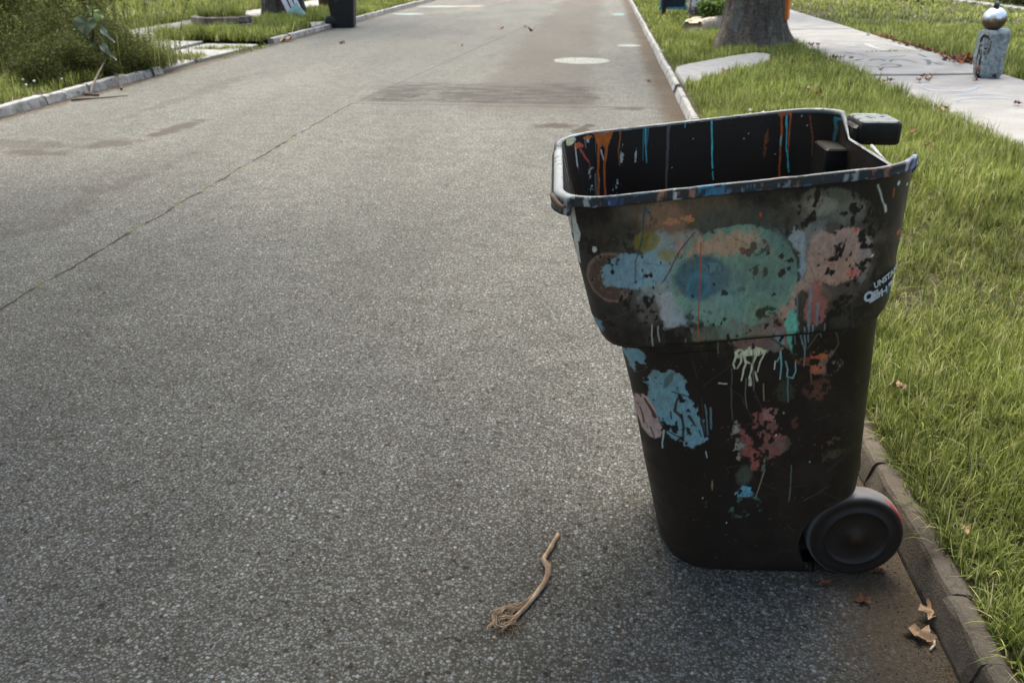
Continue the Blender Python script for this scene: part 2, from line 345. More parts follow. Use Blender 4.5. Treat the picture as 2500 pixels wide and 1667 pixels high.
for pts, z in [([(-7.83, 11.45), (-7.0, 11.45), (-6.9, 13.4), (-7.83, 13.5)], .075), ([(-7.83, 13.53), (-6.88, 13.43), (-6.95, 15.15), (-7.83, 15.15)], .08), ([(-6.97, 11.45), (-5.93, 11.45), (-6.0, 12.7), (-6.9, 13.0)], .035), ([(-6.88, 13.04), (-5.97, 12.74), (-5.93, 14.1), (-6.88, 14.2)], .04), ([(-6.88, 14.24), (-5.93, 14.14), (-5.95, 15.1), (-6.9, 15.15)], .04)]:
    slab('slab', pts, -.02, z, APRON, dr, .02)
STEP = [(.95, 10.3), (1.04, 10.2), (2.3, 12.5), (2.45, 13.4), (2.3, 13.62), (2.0, 13.3), (1.1, 12.0), (.97, 11.75), (.93, 11.4)]
st = slab('step_slab', STEP, .03, .135, concrete('step_concrete', (.27, .265, .255), .7, 3, (.14, .13, .11), .5), None, .03)
tag(st, 'pale weathered concrete slab set across the grass verge by the big tree', 'slab')

# ---------------- grass ----------------
def blades(P, h, wd, cols, seg=3, lean=.55, az=None):
    n = len(P); az = RNG.uniform(0, 2*np.pi, n) if az is None else az; ln = np.abs(RNG.normal(0, lean, n))+.12
    dx, dy = np.cos(az), np.sin(az); sx, sy = -dy, dx; k = seg+1; V = np.zeros((n, 2*seg+1, 3), np.float32)
    curl = RNG.uniform(.2, 1.1, n)
    for i in range(k):
        t = i/seg; th = ln*(.4+curl*t*1.0); th = np.clip(th, 0, 1.65)
        r = h*t*np.sin(th*.8); z = h*t*np.cos(th*.8)*1.0
        x = P[:, 0]+dx*r; y = P[:, 1]+dy*r; zz = P[:, 2]+z; w_ = wd*(1-t**1.7)*.5
        if i < seg:
            V[:, 2*i] = np.stack([x-sx*w_, y-sy*w_, zz], 1); V[:, 2*i+1] = np.stack([x+sx*w_, y+sy*w_, zz], 1)
        else: V[:, 2*i] = np.stack([x, y, zz], 1)
    T = []
    for i in range(seg-1): T += [(2*i, 2*i+1, 2*i+3), (2*i, 2*i+3, 2*i+2)]
    T.append((2*seg-2, 2*seg-1, 2*seg)); T = np.array(T); base = (np.arange(n)*(2*seg+1))[:, None, None]
    TT = (T[None]+base).reshape(-1, 3)
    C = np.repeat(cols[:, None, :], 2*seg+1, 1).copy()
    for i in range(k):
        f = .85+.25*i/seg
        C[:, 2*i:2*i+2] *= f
    return V.reshape(-1, 3), TT, C.reshape(-1, 3)
G = [np.array(c) for c in [(.132, .165, .034), (.195, .225, .055), (.29, .305, .09), (.05, .066, .018), (.38, .39, .17), (.44, .38, .24)]]
def grass_cols(n, P, w_=(.28, .27, .18, .20, .05, .02), tone=1.0):
    idx = RNG.choice(6, n, p=w_); c = np.array(G)[idx]; c = c*RNG.uniform(.75, 1.4, (n, 1))
    m_ = fbm(P[:, 0], P[:, 1], .9, 21)*.6+fbm(P[:, 0], P[:, 1], 5.5, 23)*.4; c = c*(.10+1.8*m_)[:, None]*tone; return c
def field(n, x0, x1, y0, y1, z, ok=None, clump=.0, cl=12):
    if clump:
        nc = n//cl; cx = RNG.uniform(x0, x1, nc); cy = RNG.uniform(y0, y1, nc)
        x = np.repeat(cx, cl)+RNG.normal(0, clump, nc*cl); y = np.repeat(cy, cl)+RNG.normal(0, clump, nc*cl)
    else: x = RNG.uniform(x0, x1, n); y = RNG.uniform(y0, y1, n)
    P = np.stack([x, y, np.full(len(x), z)], 1); k = (x > x0-.02) & (x < x1+.02)
    if ok is not None: k &= ok(x, y)
    return P[k]
def ptri(x, y, poly):
    ins = np.zeros(len(x), bool); n = len(poly)
    for i in range(n):
        x1, y1 = poly[i]; x2, y2 = poly[(i+1) % n]
        c = ((y1 > y) != (y2 > y)) & (x < (x2-x1)*(y-y1)/(y2-y1+1e-9)+x1); ins ^= c
    return ins
def okr(x, y): return ~ptri(x, y, STEP) & (((x-2.4)**2+(y-14.9)**2) > .62**2)
def joined(name, parts, label, tint=None):
    o = 0; VV, TT, CC = [], [], []
    for V, T, C in parts: VV.append(V); TT.append(T+o); CC.append(C); o += len(V)
    ob = mesh_np(name, np.concatenate(VV), np.concatenate(TT), BLADE, None, np.clip(np.concatenate(CC), 0, 1))
    return tag(ob, label, 'grass', None, 'stuff')
parts = []
def add(P, h0, h1, w0, w1, seg, lean=.55, ww=None, tone=1.):
    n = len(P); h = RNG.uniform(h0, h1, n)*(.35+1.25*fbm(P[:, 0], P[:, 1], 3.6, 5, 3)); wd = RNG.uniform(w0, w1, n)
    parts.append(blades(P, h, wd, grass_cols(n, P, tone=tone) if ww is None else grass_cols(n, P, ww, tone), seg, lean))
# near verge: dense sharp blades
def edge_ok(x, y): return x > .888+.03*vn(y*7, x*0, 3)+.03*(vn(y*2.3, x*0, 8))
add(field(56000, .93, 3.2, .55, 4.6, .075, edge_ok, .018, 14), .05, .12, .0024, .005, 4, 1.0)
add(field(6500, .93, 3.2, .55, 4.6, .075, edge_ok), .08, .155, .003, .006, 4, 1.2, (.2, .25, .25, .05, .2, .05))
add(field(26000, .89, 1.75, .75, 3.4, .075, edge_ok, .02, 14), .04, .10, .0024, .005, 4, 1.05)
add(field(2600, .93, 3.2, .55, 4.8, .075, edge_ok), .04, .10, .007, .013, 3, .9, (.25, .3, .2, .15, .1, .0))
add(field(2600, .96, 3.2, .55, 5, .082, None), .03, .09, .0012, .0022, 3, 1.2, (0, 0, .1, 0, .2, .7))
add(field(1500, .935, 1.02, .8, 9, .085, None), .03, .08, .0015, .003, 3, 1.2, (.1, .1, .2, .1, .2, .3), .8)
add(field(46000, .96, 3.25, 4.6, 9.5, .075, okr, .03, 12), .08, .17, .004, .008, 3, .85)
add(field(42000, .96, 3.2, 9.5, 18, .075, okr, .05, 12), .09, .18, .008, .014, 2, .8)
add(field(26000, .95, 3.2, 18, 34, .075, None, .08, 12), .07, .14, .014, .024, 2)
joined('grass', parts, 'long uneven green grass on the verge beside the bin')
parts = []
add(field(52000, 5.0, 9.5, 9.0, 20, .078, None, .05, 12), .06, .12, .008, .014, 2, tone=1.1)
add(field(52000, 5.0, 22, 19, 40, .078, None, .1, 12), .06, .12, .018, .03, 2, tone=1.15)
add(field(40000, 5.0, 22, -2, 19, .078, lambda x, y: (x > 9.3) | (y < 9.2), .1, 12), .07, .14, .014, .024, 2)
add(field(5200, 5.0, 5.6, 8.0, 15, .08, None), .12, .24, .006, .011, 3, .9)
joined('grass', parts, 'bright green lawn beyond the right sidewalk')
parts = []
def okl(x, y): return (((x+7.6)**2+(y-17.5)**2) > .72**2) & (((x+7.86)**2+(y-21.7)**2) > .45**2) & ~ptri(x, y, [(-6.6, 19.3), (-6.1, 19.9), (-5.97, 18.2)])
add(field(15000, -9.4, -5.99, 6.5, 11.3, .075, None, .04, 12), .08, .17, .006, .011, 3, tone=.9)
add(field(26000, -7.9, -5.99, 15.15, 24, .075, okl, .05, 12), .10, .2, .009, .016, 2)
add(field(9000, -7.9, -5.99, 15.1, 15.9, .06, lambda x, y: okl(x, y) & (y > 15.15+.25*vn(x*3, y*0, 4)), .03, 12), .16, .3, .006, .012, 3, .9, tone=.85)
add(field(16000, -7.9, -5.99, 24, 40, .075, None, .08, 12), .07, .14, .014, .024, 2)
joined('grass', parts, 'shaggy grass on the left verge behind the pale kerb')
parts = []
add(field(56000, -24, -9.4, 13, 42, .075, None, .12, 12), .10, .22, .016, .03, 2, tone=1.1)
add(field(26000, -22, -9.4, -2, 13, .075, None, .12, 12), .10, .2, .016, .03, 2)
add(field(9000, -9.75, -9.3, 11, 26, .075, None, .03, 12), .12, .26, .008, .015, 2, tone=.9)
joined('grass', parts, 'lawn beyond the left sidewalk')
parts = []
add(np.concatenate([field(420, -6.9, -6.0, 13.0, 13.25, .04), field(320, -6.3, -5.9, 14.2, 14.6, .03), field(520, -6.9, -5.95, 12.7, 12.95, .035), field(520, -6.2, -5.75, 13.2, 15.3, .0), field(300, -6.7, -6.2, 14.1, 14.4, .03)]), .03, .09, .006, .012, 2, .8)
a_ = np.array([(3.95+.95*t, 13.98+.1*t+.2*t, .1) for t in RNG.uniform(0, 1, 520)]); a_[:, :2] += RNG.normal(0, .012, (len(a_), 2)); add(a_, .02, .06, .005, .009, 2, .8)
joined('crack_weeds', parts, 'little weeds growing in the joints of slabs and the driveway apron')

# foliage mass: many small leaves inside an uneven volume
def foliage(name, n, fn, size, cols, parent=None, mat=None, droop=.4):
    P = fn(n); n = len(P); s = RNG.uniform(size[0], size[1], n); a = RNG.uniform(0, 2*np.pi, n); t = RNG.uniform(-1.1, 1.1, n)
    u = np.stack([np.cos(a)*np.cos(t), np.sin(a)*np.cos(t), np.sin(t)-droop*.3], 1); r = RNG.normal(0, 1, (n, 3)); v = np.cross(u, r); v /= np.linalg.norm(v, axis=1)[:, None]+1e-9
    w_ = size[2]; V = np.stack([P, P+u*s[:, None]*.5+v*s[:, None]*w_, P+u*s[:, None], P+u*s[:, None]*.5-v*s[:, None]*w_], 1)
    b = (np.arange(n)*4)[:, None]; T = np.concatenate([b+np.array([0, 1, 2]), b+np.array([0, 2, 3])], 1).reshape(-1, 3)
    c = np.array(cols)[RNG.integers(0, len(cols), n)]*RNG.uniform(.7, 1.3, (n, 1)); c = np.repeat(c[:, None], 4, 1).reshape(-1, 3)
    return mesh_np(name, V.reshape(-1, 3), T, mat or BLADE, parent, np.clip(c, 0, 1))
def clumpvol(c, r, k, cr, seed, flat=1.):
    rg = np.random.default_rng(seed); q = rg.normal(0, 1, (k, 3)); q /= np.linalg.norm(q, axis=1)[:, None]; q *= rg.uniform(.35, 1, (k, 1))**.6
    cen = np.array(c)+q*np.array(r)
    def f(n):
        i = rg.integers(0, k, n); g = rg.normal(0, 1, (n, 3)); g /= np.linalg.norm(g, axis=1)[:, None]; g *= rg.uniform(.5, 1.05, (n, 1))*cr*rg.uniform(.6, 1.3, k)[i][:, None]
        P = cen[i]+g*np.array((1, 1, flat)); return P[P[:, 2] > .02]
    return f
def strands(base, n, spread, h, w_, cols, seg=4, lean=.4):
    x = base[0]+np.clip(RNG.normal(0, spread[0], n), -1.5*spread[0], 1.5*spread[0]); y = base[1]+np.clip(RNG.normal(0, spread[1], n), -1.5*spread[1], 1.5*spread[1]); P = np.stack([x, y, np.full(n, base[2])], 1)
    return blades(P, RNG.uniform(h[0], h[1], n), RNG.uniform(w_[0], w_[1], n), np.array(cols)[RNG.integers(0, len(cols), n)]*RNG.uniform(.7, 1.3, (n, 1)), seg, lean)
def bush(name, label, base, vols, leaf, cols, ns, st_h, st_spread, stcols, cat='bush', grp=None):
    e = empty(name, (0, 0, 0), label, cat, grp)
    for i, (n, f) in enumerate(vols): foliage('foliage', n, f, leaf, cols, e)
    V, T, C = strands(base, ns, st_spread, st_h, (.006, .014), stcols); mesh_np('grass_strands', V, T, BLADE, e, np.clip(C, 0, 1))['kind'] = 'stuff'
    return e
DK = [(.028, .036, .010), (.048, .060, .014), (.075, .088, .02), (.045, .042, .02)]; LT = [(.13, .15, .045), (.19, .21, .065), (.08, .10, .03), (.24, .25, .10)]
bush('weed_bush', 'tall dark green tangle of weeds at the far left above the lawn patch', (-8.2, 11.6, .07), [(34000, clumpvol((-8.1, 11.6, .6), (1.5, .8, .8), 100, .24, 1)), (12000, clumpvol((-8.4, 12.4, 1.1), (1.7, .7, .6), 50, .26, 2))], (.025, .07, .14), DK+LT[:1], 900, (.5, 1.2), (1.0, .6), DK+LT[:1], grp='weeds on the left verge')
bush('weed_bush', 'dark feathery weeds overhanging the pale left kerb', (-6.75, 10.7, .07), [(38000, clumpvol((-6.85, 10.9, .36), (1.0, .8, .42), 100, .19, 3)), (24000, clumpvol((-6.42, 10.15, .26), (.5, .75, .26), 70, .16, 8)), (26000, clumpvol((-6.25, 11.05, .2), (.42, .75, .24), 70, .15, 9))], (.02, .055, .12), DK+LT[:1], 420, (.3, .75), (.5, .4), DK+LT[:2], grp='weeds on the left verge')
bush('weed_bush', 'pale yellow green feathery weeds spilling over the driveway apron', (-6.35, 11.7, .07), [(15000, clumpvol((-6.35, 11.75, .28), (.55, .5, .28), 44, .17, 5))], (.015, .045, .10), LT, 500, (.25, .6), (.34, .34), LT, grp='weeds on the left verge')
bush('weed_bush', 'light green airy weeds with thin stalks behind the heart-shaped leaves', (-7.4, 12.6, .1), [(9000, clumpvol((-7.9, 13.0, .75), (.75, .45, .7), 50, .2, 6))], (.02, .06, .14), LT+DK[2:3], 200, (.5, 1.3), (.45, .35), LT, grp='weeds on the left verge')
TW = plain('dry_stalk', (.20, .15, .10), .8); TWD = plain('dark_stalk', (.045, .045, .022), .8)
def stalk(x, y, h, dx, dy, r, mat, label, leaves=0):
    pts = [(x+dx*t*t, y+dy*t*t, .07+h*t) for t in np.linspace(0, 1, 7)]; e = empty('weed_stalk', (0, 0, 0), label, 'weed', 'tall stalks in the weeds')
    V, F = tube(pts, [r*(1-.6*t) for t in np.linspace(0, 1, 7)], 5); mesh_py('stem', V, F, mat, e)
    if leaves:
        pa = np.array(pts)
        def f(n): t = RNG.uniform(.15, 1, n); P = np.stack([np.interp(t, np.linspace(0, 1, 7), pa[:, i]) for i in range(3)], 1); return P+RNG.normal(0, .02, (n, 3))
        foliage('foliage', leaves, f, (.02, .07, .1), LT+DK[1:3], e)
stalk(-6.75, 12.9, 1.1, .02, 0, .009, TWD, 'dark stalk nearest the left end of the driveway apron, almost upright', 260)
stalk(-6.35, 13.0, .95, .32, .1, .009, TWD, 'dark stalk leaning right over the driveway apron', 200)
stalk(-7.15, 12.8, 1.15, -.05, 0, .007, TWD, 'thin dark stalk with few leaves behind the drooping pale leaf', 200)
for i, (x, y, h, dx, lb) in enumerate([(-8.35, 11.0, 1.1, .06, 'pale bare stalk, leftmost in the tall weeds'), (-8.1, 11.0, 1.0, .12, 'pale bare stalk beside the leftmost one'), (-7.35, 10.9, 1.1, .1, 'tan bare stalk standing left of the heart-shaped leaves')]):
    stalk(x, y, h, dx, 0, .008, TW, lb)
# large leaved plant
LEAFG = plain('broad_leaf', (.12, .145, .08), .75, .25, 9, .1); LEAFY = plain('broad_leaf_bright', (.09, .13, .03), .5); LEAFP = plain('leaf_underside', (.30, .34, .25), .6)
def heart(sx, sy, fold=.22, droop=.3, n=16):
    N = 2*n; V = [(0, .10*sy, 0)]
    for i in range(N+1):
        t = 2*math.pi*i/N; x = 16*math.sin(t)**3/32; y = (13*math.cos(t)-5*math.cos(2*t)-2*math.cos(3*t)-math.cos(4*t))/32
        V.append((x*sx, y*sy, fold*abs(x)*sx-droop*(max(0, -y)**2)*sy+.012*math.sin(7*t)))
    return V, [(0, i+1, i+2) for i in range(N)]
pl = empty('broad_leaf_plant', (0, 0, 0), 'plant with large drooping heart-shaped leaves in front of the dark weeds', 'plant')
V, F = tube([(-6.35, 10.75, .07), (-6.3, 10.6, .4), (-6.15, 10.45, .75), (-6.1, 10.4, .85)], [.014, .012, .009, .006], 6); mesh_py('stem', V, F, TWD, pl)
for loc, rot, s, mt in [((-6.20, 10.36, .68), (R(68), R(6), R(8)), (.27, .27), LEAFG), ((-6.25, 10.38, .44), (R(75), 0, R(-6)), (.27, .29), plain('broad_leaf_dark', (.035, .06, .035), .5)), ((-5.93, 10.3, .60), (R(80), R(-42), 0), (.07, .27), LEAFP), ((-5.96, 10.3, .41), (R(80), R(-42), 0), (.09, .30), LEAFP), ((-6.15, 10.5, .80), (R(58), R(24), R(70)), (.26, .22), LEAFY), ((-6.42, 10.5, .66), (R(35), R(-70), R(-20)), (.24, .24), LEAFG)]:
    V, F = heart(s[0], s[1]); o = mesh_py('leaf', V, F, mt, pl, True); o.location = loc; o.rotation_euler = rot
for a, b in [((-6.1, 10.4, .85), (-6.2, 10.36, .8)), ((-6.2, 10.5, .6), (-6.25, 10.38, .56)), ((-6.1, 10.4, .82), (-5.93, 10.3, .7)), ((-6.2, 10.5, .55), (-5.97, 10.3, .5))]:
    V, F = tube([a, ((a[0]+b[0])/2, (a[1]+b[1])/2, max(a[2], b[2])+.02), b], .004, 5); mesh_py('leaf_stalk', V, F, TWD, pl)
# ---------------- trees ----------------
def trunk_mesh(r, h, flare, seed, n=72, m=70, lean=(0, 0), z0=-.1):
    rg = random.Random(seed); ph = [rg.uniform(0, 6.28) for _ in range(6)]; V, F = [], []
    for i in range(m):
        z = z0+(h-z0)*(i/(m-1))**1.6; zz = max(0, z)
        for k in range(n):
            a = 2*math.pi*k/n
            lobes = .5*math.sin(5*a+ph[0])+.35*math.sin(3*a+ph[1])+.3*math.sin(8*a+ph[2])
            fl = flare*math.exp(-zz*3.6)*(.8+.75*max(0, lobes)); rid = .022*math.sin(19*a+ph[3]+zz*.8)+.014*math.sin(33*a+ph[4]-zz*1.3)
            nz = mnoise.noise(Vector((math.cos(a)*3, math.sin(a)*3, zz*1.6+seed)))*.07
            rr = r*(1-.045*zz)*(1+.05*lobes*math.exp(-zz*.6))+fl+(rid+nz)*r*1.3
            V.append((rr*math.cos(a)+lean[0]*zz, rr*math.sin(a)+lean[1]*zz, z))
    for i in range(m-1):
        for k in range(n): F.append((i*n+k, i*n+(k+1) % n, (i+1)*n+(k+1) % n, (i+1)*n+k))
    return V, F
def tree(loc, r, h, flare, seed, label, mat, crown_n=5000, cr=3.2, cz=7.0, off=(0, 0)):
    e = empty('tree', loc, label, 'tree', 'street trees'); V, F = trunk_mesh(r, h, flare, seed); t = mesh_py('trunk', V, F, mat, e, True)
    rg = random.Random(seed)
    for i in range(6):
        a = 6.28*i/6+rg.uniform(-.3, .3); L = rg.uniform(2.2, 3.2); p = [(0, 0, h-.4-.1*i), (math.cos(a)*L*.4, math.sin(a)*L*.4, h+.8), (math.cos(a)*L, math.sin(a)*L, h+2.2+rg.uniform(-.4, .6))]
        V, F = tube(p, [r*.5, r*.3, r*.1], 10); mesh_py('limb', V, F, mat, t, True)
    if crown_n: foliage('crown', crown_n, clumpvol((off[0], off[1], cz), (cr, cr, cr*.6), 60, .75, seed), (.18, .34, .30), [(.05, .075, .02), (.07, .10, .03), (.09, .12, .035)], e)
    return e
tree((2.4, 14.95, .08), .46, 4.8, .25, 3, 'massive grey-barked tree on the right verge beside the stone slab', BARK)
tree((-7.82, 21.7, .08), .47, 4.6, .10, 8, 'dark thick tree at the left with painted boards propped on it', BARKD)
tree((2.82, 24.3, .08), .36, 4.6, .10, 13, 'far dark tree trunk behind the log planter, right verge', BARKD, 4000)

nt_ = tree((2.75, -.3, .08), .36, 4.6, .12, 21, 'added unseen tree beside the viewer, its crown placed to shade the near road', BARK, 14500, 3.9, 4.9, (-3.1, -.5))  # added out of view so that its crown darkens the near road
tree((-7.3, 3.6, .08), .40, 4.6, .12, 25, 'added unseen tree on the left verge, its crown placed to shade the left foreground', BARK, 13500, 3.8, 5.2, (3.0, -.3))  # second added tree outside the frame, crown offset to shade the road's left side

# ---------------- hedges and shrubs far off ----------------
e = empty('shrub_bed', (0, 0, 0), 'dark shrubs with pale edging stones at the far right corner of the lawn', 'bush')
foliage('foliage', 16000, clumpvol((13.6, 27.5, .5), (2.2, 4.6, .65), 90, .5, 31), (.08, .16, .25), [(.018, .026, .012), (.03, .04, .015), (.045, .05, .025)], e)
for i in range(12):
    yy = 23.8+i*.62; V, F = box(-.2, .2, -.12, .12, 0, .12, .03); o = mesh_py('edging_stone', V, F, APRON, e); o.location = (11.02+.04*math.sin(i*2), yy, .06); o.rotation_euler = (0, 0, R(90+random.uniform(-12, 12)))
e = empty('shrub_bed', (0, 0, 0), 'dark low shrubs at the far edge of the left lawn', 'bush')
foliage('foliage', 12000, clumpvol((-12.2, 30.2, .5), (3.4, 1.2, .6), 80, .45, 33), (.08, .16, .25), [(.02, .025, .012), (.04, .045, .018), (.06, .05, .03)], e)
def far_(n):
    a = RNG.uniform(0, 1, n); k = RNG.integers(0, 3, n); x = np.where(k == 0, RNG.uniform(-60, 60, n), np.where(k == 1, 27+RNG.normal(0, 1.6, n), -30+RNG.normal(0, 1.6, n))); y = np.where(k == 0, 88+RNG.normal(0, 2, n), RNG.uniform(-10, 90, n))
    h = 4.5+5.5*fbm(x+y*.7, y*.9, .11, 77, 3); z = h*RNG.uniform(0, 1, n)**.8; m_ = (np.abs(x+2.5) > 4.2); return np.stack([x, y, z], 1)[m_]
tag(foliage('far_trees', 60000, far_, (.5, 1.1, .28), [(.03, .045, .016), (.05, .07, .022), (.07, .09, .03)]), 'distant belt of street trees closing off the view round the gardens', 'trees', None, 'stuff')
BLUEP = plain('pale_blue_paint', (.20, .36, .42), .5); REDP = plain('red_paint', (.42, .05, .03), .5); WOODW = blotch('worn_white_paint', (.62, .64, .64), (.16, .12, .09), 14, .56, .6, None)
e = empty('low_pipe_rail', (0, 0, 0), 'low pale blue pipe rail at the far edge of the left lawn', 'rail')
V, F = tube([(-14.0, 26.7, .2), (-13.2, 27.2, .2), (-12.2, 27.9, .22), (-11.4, 28.3, .22)], .035, 8); mesh_py('rail', V, F, BLUEP, e, True)
for x, y in [(-13.9, 26.75), (-12.7, 27.55), (-11.5, 28.25)]: V, F = tube([(x, y, .05), (x, y, .24)], .03, 8); mesh_py('post', V, F, BLUEP, e)
def tub(name, loc, w_, h_, mat, label, cat):
    V, F = lathe([(w_*.4, 0), (w_*.43, .01), (w_*.5, h_*.9), (w_*.54, h_*.92), (w_*.54, h_), (w_*.47, h_), (w_*.4, .05), (0, .05)], 24); o = mesh_py(name, V, F, mat, None, True); o.location = loc; return tag(o, label, cat)
tub('garden_tub', (-15.1, 26.9, .08), .5, .4, REDP, 'red tub standing on the far left lawn', 'tub')
tub('garden_tub', (-9.75, 28.3, .08), .5, .5, REDP, 'red tub by the left sidewalk behind the dark tree', 'tub')
tub('garden_tub', (-8.9, 28.6, .1), .45, .3, plain('teal_paint', (.22, .42, .40), .5), 'teal tub just right of the red tub on the left sidewalk', 'tub')
tub('clay_pot', (-7.6, 24.4, .08), .34, .42, plain('dark_clay', (.12, .06, .045), .8), 'brown clay pot on the grass just left of the far black bin', 'pot')

# ---------------- garden chair ----------------
e = empty('garden_chair', (9.5, 29.0, .08), 'dark metal garden chair standing on the right lawn', 'chair', rz=.4); DKM = plain('dark_metal', (.03, .028, .026), .5)
for x, y in [(-.22, -.22), (.24, -.24), (-.2, .22), (.22, .24)]: V, F = tube([(x*1.25, y*1.25, 0), (x, y, .44)], .018, 8); mesh_py('leg', V, F, DKM, e)
V, F = box(-.27, .27, -.27, .27, .44, .47, .012); mesh_py('seat', V, F, DKM, e); V, F = box(-.27, .27, .24, .27, .5, .9, .012); mesh_py('backrest', V, F, DKM, e)

# ---------------- planter ring, far bin, painted boards ----------------
BRK = blotch('planter_block', (.13, .10, .08), (.26, .22, .19), 5, .48, .6)
e = empty('planter_ring', (-7.62, 17.6, .06), 'round two-course stone planter ring full of grass, left verge', 'planter'); bm_ = box(-.155, .155, -.075, .075, 0, .128, .018); me = None
for c_ in range(2):
    for i in range(11):
        a = 2*math.pi*(i+.5*c_)/11; V, F = bm_
        if me is None: o = mesh_py('stone', V, F, BRK, e); me = o.data
        else: o = bpy.data.objects.new('stone', me); COL.objects.link(o); o.parent = e
        r = .50+random.uniform(-.015, .015); o.location = (r*math.cos(a), r*math.sin(a), c_*.133+.02); o.rotation_euler = (random.uniform(-.04, .04), random.uniform(-.04, .04), a+math.pi/2+random.uniform(-.06, .06))
V, F = lathe([(.44, .02), (.44, .22), (.25, .27), (0, .29)], 24); mesh_py('soil', V, F, SOIL, e, True)
th_ = RNG.uniform(0, 6.28, 3200); rr = .45*np.sqrt(RNG.uniform(0, 1, 3200)); P = np.stack([rr*np.cos(th_), rr*np.sin(th_), np.full(3200, .24)], 1)
V, T, C = blades(P, RNG.uniform(.10, .34, 3200), RNG.uniform(.007, .013, 3200), grass_cols(3200, P), 3, .7); o = mesh_np('foliage', V, T, BLADE, e, np.clip(C, 0, 1))
tb = empty('painted_board', (-7.36, 21.1, .08), 'white board with black stripes and pink edge leaning on the left tree', 'board'); WHT = plain('white_paint', (.68, .66, .68), .5, .15); BLK = plain('black_paint', (.02, .02, .025), .5); PNK = plain('pink_paint', (.5, .25, .25), .5)
V, F = box(-.17, .17, -.02, .02, 0, .95, .004); F2 = F; o1 = mesh_py('panel', V, F, WHT, tb)
for x0, x1, z0, z1, mt in [(-.18, -.165, .0, .95, PNK), (-.06, -.025, .03, .92, BLK), (.06, .085, .0, .9, BLK), (-.17, .17, -.012, .002, PNK)]:
    V, F = box(x0, x1, -.027, -.018, z0, z1, .002); mesh_py('stripe', V, F, mt, tb)
tb.rotation_euler = (R(-10), R(-24), R(8)); tb.location = (-7.26, 21.05, .13)
o = mesh_py('painted_board', *box(-.17, .17, -.02, .02, 0, .34, .01), plain('mint_paint', (.34, .52, .46), .5)); o.location = (-7.13, 20.95, .06); o.rotation_euler = (R(-14), R(-40), R(8)); tag(o, 'small mint green board on the grass under the striped board', 'board')
st2 = slab('step_slab', [(-6.55, 19.3), (-5.99, 18.2), (-5.99, 19.2), (-6.1, 19.9)], .0, .10, APRON, None, .02); tag(st2, 'small pale triangular slab in the grass beside the far black bin', 'slab')

# ---------------- right verge things ----------------
STONE = blotch('trough_stone', (.46, .38, .30), (.24, .20, .15), 9, .5, .62, None, .85, (1, 1, 3))
e = empty('log_planter', (0, 0, 0), 'pale hollowed log planter with leafy plant, left of the big tree', 'planter')
p0 = Vector((1.67, 17.25, .10)); p1 = Vector((2.45, 18.35, .13)); dv = (p1-p0).normalized(); sd = Vector((-dv.y, dv.x, 0)); V, F = [], []
prof = [(-.20, .02), (-.23, .08), (-.23, .18), (-.20, .24), (-.14, .255), (-.11, .22), (.11, .22), (.14, .255), (.20, .24), (.23, .18), (.23, .08), (.20, .02)]; n = len(prof); NL = 22
for i in range(NL+1):
    t = i/NL; c = p0.lerp(p1, t)
    for k, (a, b) in enumerate(prof):
        j = mnoise.noise(Vector((t*5, a*6, b*6)))*.03; en = .03 if i in (0, NL) else 0; V.append(c+sd*(a*(1-en*3)+j)+Vector((0, 0, b*(1+.18*t)+j*.6-en*(b > .1))))
for i in range(NL):
    for k in range(n): F.append((i*n+k, i*n+(k+1) % n, (i+1)*n+(k+1) % n, (i+1)*n+k))
F += [tuple(range(n)), tuple(reversed(range(NL*n, NL*n+n)))]; mesh_py('trough', V, F, STONE, e, True)
V, F = box(-.5, .5, -.2, .2, 0, .06, .01); o = mesh_py('base_stone', V, F, APRON, e); o.location = (p0+p1)/2-Vector((.02, .03, .04)); o.rotation_euler = (0, 0, math.atan2(dv.y, dv.x))
foliage('plant', 1900, lambda n: clumpvol((2.1, 17.95, .50), (.30, .32, .15), 22, .09, 41)(n), (.06, .12, .3), [(.07, .12, .02), (.11, .17, .03), (.16, .22, .05), (.10, .14, .09)], e)
o = mesh_py('garden_stake', *tube([(1.56, 17.3, .05), (1.64, 17.5, .36)], [.03, .024], 8), TWD); tag(o, 'short dark stake leaning at the near end of the log planter', 'stake')
e = empty('sign_frame', (0, 0, 0), 'dark post with a blue-framed dark panel on the far right verge', 'sign')
V, F = box(1.40, 1.50, 22.4, 22.5, .0, 1.3, .01); mesh_py('post', V, F, plain('dark_wood', (.03, .02, .015), .8), e); BL = plain('blue_paint', (.06, .27, .42), .5)
for nm, a in [('rail', (1.33, 2.0, 22.6, 22.65, .24, .285)), ('rail', (1.36, 2.0, 22.6, 22.65, .47, .51)), ('upright', (1.36, 1.40, 22.6, 22.65, .2, .9)), ('upright', (1.95, 1.99, 22.6, 22.65, .2, .9)), ('rail', (1.36, 2.0, 22.6, 22.65, .85, .9))]: V, F = box(*a, .006); mesh_py(nm, V, F, BL, e)
V, F = box(1.40, 1.95, 22.61, 22.64, .285, .85, .004); mesh_py('panel', V, F, plain('dark_blue_panel', (.025, .04, .055), .5), e)
e = empty('painted_cabinet', (0, 0, 0), 'worn painted cabinet with a white panel beside the blue-framed sign', 'cabinet')
V, F = box(2.0, 2.42, 21.9, 22.3, .06, 1.2, .015); mesh_py('body', V, F, blotch('worn_painted_wood', (.42, .42, .41), (.09, .055, .04), 7, .46, .54, (.42, .14, .15)), e)
V, F = box(2.06, 2.42, 21.85, 21.895, .33, 1.1, .006); mesh_py('panel', V, F, blotch('white_rusted_panel', (.66, .70, .70), (.28, .13, .08), 9, .60, .66), e)
